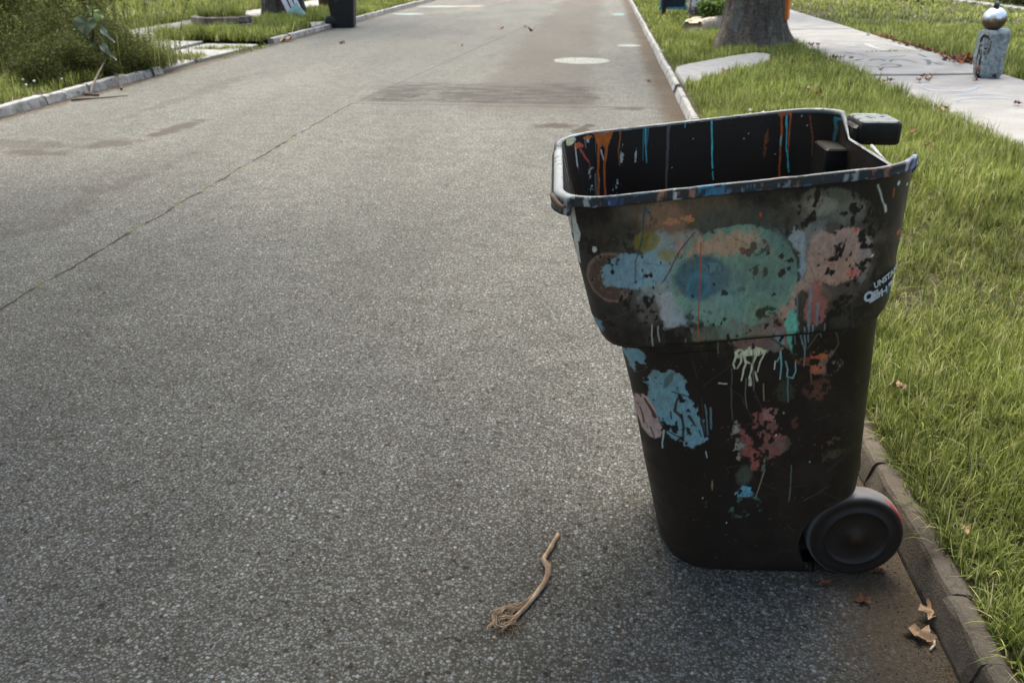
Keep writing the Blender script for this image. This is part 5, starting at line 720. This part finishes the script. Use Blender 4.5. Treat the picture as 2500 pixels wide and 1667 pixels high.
# ---------------- paint-spattered wheeled bin ----------------
E_NEAR, E_FAR = .62, .42
def tobase(c, E): return np.clip(srgb(c)/(E*np.array((.90, 1., 1.16))), 0, .78)
BLACKP = np.array((.023, .0155, .0105))
def paint(C, X, Z, spec, E, m=None):
    for s in spec:
        k = s[0]
        if k == 'b':
            _, (cx, cz), (rx, rz), col, al, soft, noi, chip, rot = s; e = 1.6+noi
            sel = np.where((np.abs(X-cx) < (rx+rz*abs(rot))*e+.004) & (np.abs(Z-cz) < (rz+rx*abs(rot))*e+.004))[0]
            if not len(sel): continue
            x, z = X[sel]-cx, Z[sel]-cz
            if rot: x, z = x*math.cos(rot)+z*math.sin(rot), -x*math.sin(rot)+z*math.cos(rot)
            d = np.sqrt((x/rx)**2+(z/rz)**2)+(fbm(X[sel], Z[sel], max(45, 1.3/min(rx, rz)), 5)-.5)*2*noi*(1.6 if rx < .012 else 1)+(vn(X[sel]*350, Z[sel]*350, 6)-.5)*noi*.5
            a = np.clip((1-d)/max(soft, .02)+.5*(soft > .25), 0, 1); a = a*a*(3-2*a)
        elif k == 'p':
            _, P, col, al, soft, noi, chip = s; P = np.array(P)
            sel = np.where((X > P[:, 0].min()-.02) & (X < P[:, 0].max()+.02) & (Z > P[:, 1].min()-.02) & (Z < P[:, 1].max()+.02))[0]
            if not len(sel): continue
            x = X[sel]+(fbm(X[sel], Z[sel], 55, 15)-.5)*noi*2.6+(vn(X[sel]*320, Z[sel]*320, 4)-.5)*noi*.5; z = Z[sel]+(fbm(X[sel], Z[sel], 55, 25)-.5)*noi*2.6
            dm = np.full(len(x), 9.); ins = np.zeros(len(x), bool); n = len(P)
            for i in range(n):
                a0, b0 = P[i], P[(i+1) % n]; dx, dz = b0-a0; L = dx*dx+dz*dz+1e-12; t = np.clip(((x-a0[0])*dx+(z-a0[1])*dz)/L, 0, 1)
                dm = np.minimum(dm, np.hypot(x-a0[0]-t*dx, z-a0[1]-t*dz)); c_ = ((a0[1] > z) != (b0[1] > z)) & (x < dx*(z-a0[1])/(dz if abs(dz) > 1e-9 else 1e-9)+a0[0]); ins ^= c_
            sd_ = np.where(ins, dm, -dm); a = np.clip(sd_/max(soft, .0012)+.5, 0, 1)
        else:
            _, P, (w0, w1), col, al = s; chip = 0; P = np.array(P); sel = np.where((X > P[:, 0].min()-.02) & (X < P[:, 0].max()+.02) & (Z > P[:, 1].min()-.02) & (Z < P[:, 1].max()+.02))[0]
            if not len(sel): continue
            x = X[sel]+(vn(X[sel]*60, Z[sel]*60, 9)-.5)*.0022; z = Z[sel]; best = np.full(len(x), 9.); n = len(P)-1
            for i in range(n):
                a0, b0 = P[i], P[i+1]; dx, dz = b0-a0; L = dx*dx+dz*dz+1e-12; t = np.clip(((x-a0[0])*dx+(z-a0[1])*dz)/L, 0, 1)
                w_ = max(w0, .0032)+(max(w1, .0028)-max(w0, .0032))*((i+t)/n); best = np.minimum(best, np.hypot(x-a0[0]-t*dx, z-a0[1]-t*dz)-w_*.5)
            a = np.clip(-best/.0011+.5, 0, 1)
        if chip:
            q = fbm(X[sel]*1.0, Z[sel]*.7, 105, 33, 4)*.7+vn(X[sel]*26, Z[sel]*26, 3)*.3; th = .5+(.5-chip)*.46+.035
            a = a*np.clip((th-q)/.025+.5, 0, 1)
        tex = (.62+.50*fbm(X[sel]*1.3, Z[sel]*.6, 110, 12, 3)+.26*fbm(X[sel]+.3*Z[sel], Z[sel], 14, 17, 4)); grit = vn(X[sel]*420, Z[sel]*380, 18); tex = tex*np.where(grit > .86, .6, 1); hue = (fbm(X[sel], Z[sel], 18, 19, 3)-.5)[:, None]*np.array((.30, 0, -.26)); bc = tobase(col, E)[None]*(1+hue)*tex[:, None]
        a = (a*al*(.93+.07*vn(X[sel]*500, Z[sel]*500, 2)))[:, None]; C[sel] = C[sel]*(1-a)+bc*a
    return C
NS = [330, 96, 30, 44, 80, 30, 36, 96]   # near side, near-back corner, back, far-back corner, far side, far-front corner, front, near-front corner
def ring(x0, x1, y0, y1, rf, rb, off=0):
    x0, x1, y0, y1 = x0-off, x1+off, y0-off, y1+off; rf, rb = rf+off, rb+off
    def arc(cx, cy, r, a0, a1, n): a = np.linspace(a0, a1, n, endpoint=False); return np.stack([cx+r*np.cos(a), cy+r*np.sin(a)], 1)
    def seg(a, b, n): t = np.linspace(0, 1, n, endpoint=False)[:, None]; return np.array(a)*(1-t)+np.array(b)*t
    h = np.pi/2
    return np.concatenate([seg((x0+rf, y0), (x1-rb, y0), NS[0]), arc(x1-rb, y0+rb, rb, -h, 0, NS[1]), seg((x1, y0+rb), (x1, y1-rb), NS[2]), arc(x1-rb, y1-rb, rb, 0, h, NS[3]), seg((x1-rb, y1), (x0+rf, y1), NS[4]), arc(x0+rf, y1-rf, rf, h, 2*h, NS[5]), seg((x0, y1-rf), (x0, y0+rf), NS[6]), arc(x0+rf, y0+rf, rf, 2*h, 3*h, NS[7])])
NT = sum(NS)
KZ = [0, .035, .31, .755]; KU = [.745, 1.091]
def lower(z): f = lambda v: float(np.interp(z, KZ, v)); return f([-.215, -.236, -.30, -.396]), f([.215, .235, .222, .170]), f([.014, 0, -.043, -.106]), f([.40, .42, .44, .457]), f([.11, .13, .125, .115]), f([.06, .07, .08, .09])
def upper(z): f = lambda v: float(np.interp(z, KU, v)); return f([-.440, -.528]), f([.176, .168]), f([-.141, -.172]), f([.474, .488]), f([.115, .10]), f([.095, .12])
def warp(P, zp):
    lx, ly = P[:, 0].copy(), P[:, 1].copy(); s_ = np.clip((zp-.45)/.3, 0, 1); s_ = s_*s_*(3-2*s_); z = zp+.12*lx*s_*(1 if zp > .7 else .9)
    if zp > .70:
        lift = np.clip((lx-.085)/.1, 0, 1)**2*.055*np.clip(1-(zp-.745)/.09, 0, 1)*np.clip((zp-.70)/.045, 0, 1)+np.clip((-.40-lx)/.035, 0, 1)**2*.018*np.clip(1-(zp-.745)/.05, 0, 1)*np.clip((zp-.72)/.025, 0, 1); z = z+lift
    return lx, ly, z
def back_drop(lx, ly, ptop):
    x0, x1, y0, y1, rf, rb = ptop; m = np.clip((lx-(x1-.06))/.05, 0, 1)*np.clip((ly-(y0+.06))/.05, 0, 1)*np.clip(((y1-.10)-ly)/.07, 0, 1); return m
bin_ = empty('wheeled_bin', (.45, 1.82, 0), 'large lidless black wheeled bin covered in paint patches and drips, by the right kerb', 'bin', rz=R(3))
WX, WZ, WR = .240, .121, .121
rows = []; zr = []
for zp in np.concatenate([[0.0, .008, .02], np.linspace(.035, .752, 330)]): rows.append((lower(zp), zp, 0))
rows.append((lower(.755), .756, 0)); rows.append((upper(.745), .748, -.010)); rows.append((upper(.745), .7445, -.003)); rows.append((upper(.745), .749, 0))
for zp in np.linspace(.753, 1.088, 160): rows.append((upper(zp), zp, 0))
AV = []
for p, zp, off in rows:
    P = ring(*p, off); lx, ly, z = warp(P, zp)
    if zp < .3:
        dd = np.hypot(lx-WX, z-WZ); k = np.clip((.146-dd)/.012, 0, 1); k = k*k*(3-2*k)*(ly < .145); ly = ly*(1-k)+np.maximum(ly, .145)*k
        yf = lower(zp)[3]; k = np.clip((.146-dd)/.012, 0, 1); k = k*k*(3-2*k)*(ly > .34); ly = ly*(1-k)+np.minimum(ly, .335)*k
    if zp > .95: z = z-.052*back_drop(lx, ly, upper(1.091))*np.clip((zp-.95)/.12, 0, 1)
    wob = (fbm(lx+3, z+5, 3.2, 44, 2)-.5)*.006; ly = ly+np.where(ly < .2, wob, 0)
    AV.append(np.stack([lx, ly, z], 1))
AV = np.array(AV); nr = len(rows); i = np.arange(nr*NT).reshape(nr, NT); j = np.roll(i, -1, axis=1)
Q = np.stack([i[:-1], j[:-1], j[1:], i[1:]], -1).reshape(-1, 4); V = AV.reshape(-1, 3)
X, Y, Z = V[:, 0], V[:, 1], V[:, 2]
g_ = fbm(X, Z, 9, 51, 5); g2 = fbm(X, Z, 60, 61, 3); C = BLACKP[None]*(.75+.6*g_)[:, None]
brn = np.clip((g_*.6+g2*.4-.52)/.1, 0, 1)*np.clip((X+.2)/.25, 0, 1)*.55; C = C*(1-brn[:, None])+np.array((.036, .026, .019))*brn[:, None]
side = Y < .10; ids = np.where(side)[0]; Cs = C[ids].copy(); Cs = paint(Cs, X[ids], Z[ids], NEAR_PAINT, E_NEAR)
sp = vn(X[ids]*260, Z[ids]*260, 71); sm = (sp > .962) & (vn(X[ids]*20, Z[ids]*20, 72) > .48); Cs[sm] = Cs[sm]*.3+.7*np.array((.16, .15, .12))
sp = vn(X[ids]*170, Z[ids]*120, 73); sm = (sp > .975) & (vn(X[ids]*14, Z[ids]*14, 74) > .5); Cs[sm] = Cs[sm]*.3+.7*np.array((.20, .07, .03))
# fine scratches
for q in range(46):
    x0, z0, a, L = RNG.uniform(-.45, .2), RNG.uniform(.15, 1.05), RNG.uniform(-1.4, 1.4), RNG.uniform(.02, .11); dx, dz = math.cos(a), math.sin(a)
    t = (X[ids]-x0)*dx+(Z[ids]-z0)*dz; dd = np.abs(-(X[ids]-x0)*dz+(Z[ids]-z0)*dx); sm = (t > 0) & (t < L) & (dd < .0010); Cs[sm] = Cs[sm]*.6+.4*np.array((.11, .09, .07))
C[ids] = Cs
# dust and wear on the remaining faces
oth = ~side; d_ = np.clip((fbm(Y, Z, 12, 81, 5)-.5)/.12, 0, 1)*.3; C[oth] = C[oth]*(1-d_[oth, None])+np.array((.05, .05, .048))*d_[oth, None]
PP = plastic_painted()
body = mesh_np('body', V, Q, PP, bin_, np.clip(C, 0, 1), True, 4)
# bottom and inner shell
NS_OUT = NS; NS = [70, 20, 40, 70, 300, 90, 90, 30]; NT = sum(NS)
rows2 = [(upper(zp), zp, -.006) for zp in np.linspace(1.088, .74, 160)]+[(lower(zp), zp, -.007) for zp in np.linspace(.73, .04, 26)]
AV = []
for p, zp, off in rows2:
    P = ring(*p, off); lx, ly, z = warp(P, zp)
    if zp < .3:
        dd = np.hypot(lx-WX, z-WZ); k = np.clip((.158-dd)/.012, 0, 1)*(ly < .15); ly = ly*(1-k)+np.maximum(ly, .151)*k; k = np.clip((.158-dd)/.012, 0, 1)*(ly > .33); ly = ly*(1-k)+np.minimum(ly, .328)*k
    if zp > .95: z = z-.052*back_drop(lx, ly, upper(1.091))*np.clip((zp-.95)/.12, 0, 1)
    AV.append(np.stack([lx, ly, z], 1))
V = np.array(AV); n2 = len(V); V = V.reshape(-1, 3); i = np.arange(n2*NT).reshape(n2, NT); j = np.roll(i, -1, axis=1); Q = np.stack([i[:-1], i[1:], j[1:], j[:-1]], -1).reshape(-1, 4)
X, Y, Z = V[:, 0], V[:, 1], V[:, 2]; C = BLACKP[None]*(.8+.5*fbm(X, Z, 9, 91))[:, None]
ids = np.where((Y > .25) & (X > -.60))[0]; C[ids] = paint(C[ids].copy(), X[ids], Z[ids], FAR_PAINT, E_FAR)
ids = np.where((X < -.40) & (Y > -.1))[0]; st_ = vn(Y[ids]*190+X[ids]*190, Z[ids]*9, 95)*.6+vn(Y[ids]*70+X[ids]*70, Z[ids]*4, 96)*.4; k = np.clip((st_-.68)/.05, 0, 1)*np.clip((-.40-X[ids])/.06, 0, 1)*.8; C[ids] = C[ids]*(1-k[:, None])+np.array((.42, .42, .38))*k[:, None]
sp = vn(X*230+Y*120, Z*230, 97); sm = sp > .975; C[sm] = C[sm]*.4+.6*np.array((.15, .14, .11)); 
inner = mesh_np('inner_wall', V, Q, PP, bin_, np.clip(C, 0, 1), True, 4)
P0 = ring(*lower(.04), -.007); mesh_py('floor', [(x, y, .04) for x, y in P0[::6]], [tuple(range(len(P0[::6])))], PP, bin_)
NS = NS_OUT; P0 = ring(*lower(0), 0); P0 = P0[(np.hypot(P0[:, 0]-WX, WZ) > .15) | ((P0[:, 1] > .14) & (P0[:, 1] < .34))]; mesh_py('underside', [(x, y, .003) for x, y in P0[::4]], [tuple(reversed(range(len(P0[::4]))))], plain('black_plastic', (.014, .012, .011), .5), bin_)
# rim
NS = NS_OUT; NT = sum(NS)
prof = [(-.006, -.014), (-.0063, -.004), (-.0045, -.0005), (-.001, .0008), (.003, .0006), (.0055, -.0012), (.007, -.0035), (.0075, -.006), (.008, -.0145), (.0098, -.016), (.0098, -.0185), (.008, -.020), (.005, -.019), (.003, -.012), (.001, -.013)]
pt = upper(1.091); base = ring(*pt, 0); t_ = np.arange(NT); cN = np.cumsum([0]+NS); RV = []; 
lipk = np.ones(NT); lx0, ly0 = base[:, 0], base[:, 1]; bd = back_drop(lx0, ly0, pt); lipk = lipk*(1-.8*bd)
front = (t_ >= cN[5]); w1 = np.where(front & (t_ < cN[7]+48), 1.9, 1.0)
far_ = (t_ >= cN[4]) & (t_ < cN[5]); 
for o_, dz in prof:
    k = lipk*np.where(o_ > 0, w1, 1); P = np.stack([ring(*pt, o_)[:, 0], ring(*pt, o_)[:, 1]], 1); P = base+(P-base)*k[:, None]
    z = 1.091+.12*P[:, 0]-.052*bd+dz*np.where(dz < -.004, k, 1)+.004*np.clip((P[:, 0]-.11)/.06, 0, 1)**2*(P[:, 1] < 0)*(1-bd)+.0012*(vn(t_*.05, t_*0, 5)-.5)
    RV.append(np.stack([P[:, 0], P[:, 1], z], 1))
RV = np.array(RV); npf = len(prof); V = RV.reshape(-1, 3); i = np.arange(npf*NT).reshape(npf, NT); i2 = np.roll(i, -1, axis=0); j = np.roll(i, -1, axis=1); j2 = np.roll(i2, -1, axis=1)
Q = np.stack([i, j, j2, i2], -1).reshape(-1, 4)
X, Y = V[:, 0], V[:, 1]; sidx = np.tile(np.arange(NT), npf); pi_ = np.repeat(np.arange(npf), NT)
arc_ = X*1.0+Y*.8; C = np.tile(np.array((.030, .030, .028)), (len(V), 1))
def pat(a, th, col, sc, sd, al=.9):
    q = fbm(X*1.0+pi_*.0035, Y*1.2+pi_*.013, sc*1.3, sd, 4); k = np.clip((q-th)/.02, 0, 1)*a*al; C[:] = C*(1-k[:, None])+np.array(col)*k[:, None]
nearm = (Y < -.10).astype(float)
topm = ((pi_ >= 1) & (pi_ <= 6)).astype(float)
tp = ((pi_ >= 1) & (pi_ <= 4)).astype(float)
pat(tp*.9, .30, (.26, .275, .275), 26, 201); pat(tp, .64, (.42, .44, .44), 40, 207, .8)  # pale top edge: white scuffing with the sky's reflection painted into the colour
pat(nearm, .74, (.05, .18, .28), 30, 202, .7); pat(nearm, .74, (.30, .32, .32), 40, 203, .7); pat(nearm, .75, (.30, .12, .07), 44, 204, .8)
for a, b, col in [(-.53, -.455, (.40, .41, .40)), (-.445, -.405, (.04, .07, .15)), (-.27, -.205, (.045, .19, .30)), (-.285, -.27, (.42, .20, .11)), (-.315, -.295, (.58, .58, .55)), (-.345, -.325, (.40, .20, .12)), (.0, .03, (.34, .36, .36)), (.075, .095, (.36, .14, .07)), (.12, .19, (.46, .48, .50)), (.13, .15, (.12, .16, .34)), (-.085, -.078, (.45, .15, .08)), (.05, .062, (.40, .16, .08))]:
    k = nearm*np.clip((X-a)/.004, 0, 1)*np.clip((b-X)/.004, 0, 1)*np.clip((.54-fbm(X+pi_*.002, pi_*.004+Y, 95, 209))/.06, 0, 1)*.85; C[:] = C*(1-k[:, None])+np.array(col)*k[:, None]
k = ((X < -.50) & (Y < .30)).astype(float)*topm*np.clip((.66-fbm(X*2, Y*2, 30, 210))/.04, 0, 1); C[:] = C*(1-.85*k[:, None])+np.array((.46, .47, .46))*.85*k[:, None]
k = bd[sidx]*np.clip((.62-fbm(X*2, Y*2, 40, 211))/.04, 0, 1); C[:] = C*(1-.85*k[:, None])+np.array((.50, .53, .55))*.85*k[:, None]
rim = mesh_np('rim', V, Q, PP, bin_, np.clip(C, 0, 1), True, 4)
BP = plain('bin_black_plastic', (.022, .020, .018), .5, .4, 30); WP = plain('white_spattered_plastic', (.42, .44, .45), .5, .5, 60)
# handle boss, hinge stub, inner ribs
hb = blotch('boss_paint', (.03, .028, .026), (.30, .32, .33), 60, .52, .6, None, .5)
def rbox(x0, x1, y0, y1, z0, z1, r, name, mat, top=None, n8=(4, 8, 4, 8, 4, 8, 4, 8)):
    global NS
    keep = NS; NS = list(n8); n = sum(NS); A = []
    for z, i in [(z0, .004), (z0+.004, 0), (z1-.010, 0), (z1-.004, .0025), (z1-.001, .006), (z1, .012)]: A.append(np.concatenate([ring(x0+i, x1-i, y0+i, y1-i, r, r), np.full((n, 1), z)], 1))
    V = np.concatenate(A); F = [(a*n+k, a*n+(k+1) % n, (a+1)*n+(k+1) % n, (a+1)*n+k) for a in range(5) for k in range(n)]+[tuple(reversed(range(n))), tuple(range(5*n, 6*n))]; NS = keep
    o = mesh_py(name, V, F, mat, bin_, True)
    if top: o.data.materials.append(top); o.data.polygons[-1].material_index = 1; [setattr(p, 'material_index', 1) for p in o.data.polygons if p.center.z > z1-.003]; 
    return o
V, F = box(.176, .20, .32, .40, 1.052, 1.088, .006); mesh_py('handle_bracket', V, F, BP, bin_)
rbox(.188, .286, .30, .43, 1.046, 1.102, .016, 'handle_boss', BP, blotch('worn_pale_top', (.22, .24, .24), (.035, .03, .03), 45, .54, .60))
V, F = tube([(.190, .225, 1.06), (.192, .17, 1.05), (.19, .12, 1.046)], [.004, .0035, .003], 8); mesh_py('hinge_stub', V, F, WP, bin_, True)
V, F = box(.112, .178, .30, .42, .60, 1.035, .004, .93); mesh_py('inner_rib', V, F, BP, bin_)
V, F = box(.160, .172, .02, .05, .62, 1.03, .005); mesh_py('inner_rib', V, F, BP, bin_)
# broken end of the outer lip at the near left corner
V, F = tube([(-.545, -.115, 1.024), (-.541, -.132, 1.020), (-.534, -.145, 1.014), (-.526, -.154, 1.010), (-.518, -.157, 1.012)], [.005, .006, .006, .005, .003], 10); mesh_py('torn_lip', V, F, plain('torn_plastic', (.16, .10, .075), .6), bin_, True)
# wheels and axle
def wheel(sy, y0):
    e = empty('wheel', (WX, y0, WZ)); e.parent = bin_
    pr = [(0, .0), (.018, .0), (.022, .003), (.072, .007), (.0755, .004), (.0775, -.0015), (.0805, -.0015), (.0825, .004), (.100, .003), (.107, .001), (.113, .003), (.1185, .008), (.1205, .018), (.1208, .030), (.1195, .050), (.1150, .062), (.104, .068), (0, .068)]
    V, F = lathe(pr, 96, 'y'); V = np.array(V)[:, [0, 1, 2]]; V[:, 1] *= sy; F = F if sy < 0 else [tuple(reversed(f)) for f in F]
    rad = np.hypot(V[:, 0], V[:, 2]); an = np.degrees(np.arctan2(V[:, 2], V[:, 0])); tread = np.clip((rad-.114)/.004, 0, 1)
    C = np.array((.021, .0145, .010))[None]*(1-tread[:, None])+np.array((.20, .185, .165))[None]*tread[:, None]; C = C*(.8+.4*fbm(V[:, 0]+V[:, 1]*2, V[:, 2], 60, 301))[:, None]
    y_ = np.abs(V[:, 1]); q = fbm(an*.03, y_*40, 3, 302)
    for r0, c0 in ((.0765, .035), (.0825, .025), (.1125, .03)): k_ = np.clip(1-np.abs(rad-r0)/.0014, 0, 1)[:, None]*(tread[:, None] < .5); C = C*(1-k_)+np.array((c0, c0*.9, c0*.8))*k_
    red = ((rad > .113) & (((an > -5) & (an < 62) & (y_ < .020) & (q > .42)) | ((an > 30) & (an < 130) & (y_ > .058) & (q > .45)))); C[red] = (.36, .055, .04)
    rust = np.clip(1-rad/.02, 0, 1)[:, None]*.6; C = C*(1-rust)+np.array((.10, .05, .025))*rust
    me_ = mesh_np('tyre', V, np.array([f for f in F if len(f) == 4]), PP, e, np.clip(C, 0, 1), False, 4)
    for rr in (.0665, ):
        pass
    return e
wheel(-1, .002); wheel(1, .395)
V, F = tube([(WX, .12, WZ), (WX, .37, WZ)], .011, 12); mesh_py('axle', V, F, plain('axle_steel', (.12, .10, .09), .5, metal=.6), bin_, True)
# sticker lettering on the skirt
def text(body, size, loc, ang, mat, name, off=.0, shear=0., wx=1.0):
    cu = bpy.data.curves.new(name, 'FONT'); cu.body = body; cu.size = size; cu.extrude = .0003; cu.offset = off; cu.shear = shear; cu.align_x = 'LEFT'; cu.resolution_u = 3
    ob = bpy.data.objects.new(name, cu); COL.objects.link(ob); dg = bpy.context.evaluated_depsgraph_get(); me_ = bpy.data.meshes.new_from_object(ob.evaluated_get(dg)); bpy.data.objects.remove(ob); bpy.data.curves.remove(cu)
    o = link(name, me_, mat); me_.materials.clear(); me_.materials.append(mat)
    a = ang; ex = Vector((math.cos(a)*wx, 0, math.sin(a))); ey = Vector((-math.sin(a), -.1, math.cos(a))); ez = Vector((0, -1, -.1))
    for v in me_.vertices:
        c_ = v.co.copy(); q = Vector(loc)+ex*c_.x+ey*c_.y+ez*c_.z; u_ = min(max((q.x-.078)/.098, 0), .97); q.y += .098*(1-math.sqrt(1-u_*u_)); q.x = min(q.x, .0725+.098) if False else q.x; v.co = q
    return o
SW_ = plain('sticker_white', (.62, .66, .68), .5, .1); SB = plain('sticker_blue', (.08, .30, .40), .5)
sk = empty('sticker', (0, 0, 0), 'white die-cut lettering sticker'); sk.parent = bin_
def fy(z): return float(np.interp(z, [.745, 1.07], [-.137, -.1705]))-.0035
for txt, sz, x, z, a_ in [('UNSTAHL', .0195, .110, .8475, .36), ('EL', .0150, .1125, .8310, .34), ('H', .0250, .1310, .8260, .34), ('EM', .0140, .1475, .8420, .40), ('UNITED', .0085, .1090, .8235, .38), ('PRIMARY', .0080, .1070, .8150, .38)]:
    o = text(txt, sz, (x, fy(z), z), a_, SW_, 'lettering', .0007, 0, .78 if len(txt) > 2 else 1); o.parent = sk
o = text('O', .030, (.0925, fy(.819), .819), .12, SW_, 'lettering', .0016, 0, .85); o.parent = sk
V, F = box(-.0012, .0012, -.0006, .0, -.009, .009, 0); o = mesh_py('stripe', V, F, SB, sk); o.location = (.1465, fy(.838)+.027, .838)
# ---------------- far black bin on the left ----------------
fb_ = empty('wheeled_bin', (-5.68, 19.45, 0), 'closed dark wheeled bin standing against the left kerb', 'bin', rz=R(8))
DB = blotch('dark_bin_plastic', (.016, .015, .014), (.05, .065, .065), 5, .62, .7, None, .5); NS_ = NS; NS = [10, 6, 8, 6, 10, 6, 8, 6]
def loft(lv, mat, name, par):
    A = [np.concatenate([ring(x0, x1, y0, y1, r, r), np.full((sum(NS), 1), z)], 1) for z, x0, x1, y0, y1, r in lv]; n = sum(NS); V = np.concatenate(A); F = [(a*n+k, a*n+(k+1) % n, (a+1)*n+(k+1) % n, (a+1)*n+k) for a in range(len(lv)-1) for k in range(n)]; F += [tuple(reversed(range(n))), tuple(range((len(lv)-1)*n, len(lv)*n))]; return mesh_py(name, V, F, mat, par)
loft([(0, -.20, .25, -.22, .22, .05), (.02, -.215, .26, -.23, .23, .06), (.72, -.275, .31, -.28, .28, .06), (.725, -.29, .325, -.295, .295, .06), (.93, -.30, .34, -.31, .31, .06), (.935, -.32, .36, -.33, .33, .06), (.96, -.32, .36, -.33, .33, .06)], DB, 'body', fb_)
loft([(.965, -.33, .37, -.34, .34, .06), (.99, -.33, .37, -.34, .34, .06), (1.03, -.28, .33, -.28, .28, .06)], DB, 'lid', fb_)
for y in (-.25, .19):
    V, F = lathe([(0, 0), (.07, 0), (.115, .004), (.125, .015), (.125, .05), (.115, .06), (0, .06)], 32, 'y'); V = [(a, b+.06, c) for a, b, c in V]; o = mesh_py('wheel', V, F, DB, fb_, True); o.location = (-.23, y, .125)
V, F = tube([(-.34, -.22, .98), (-.40, -.22, .97), (-.40, .22, .97), (-.34, .22, .98)], .016, 8); mesh_py('handle', V, F, DB, fb_)
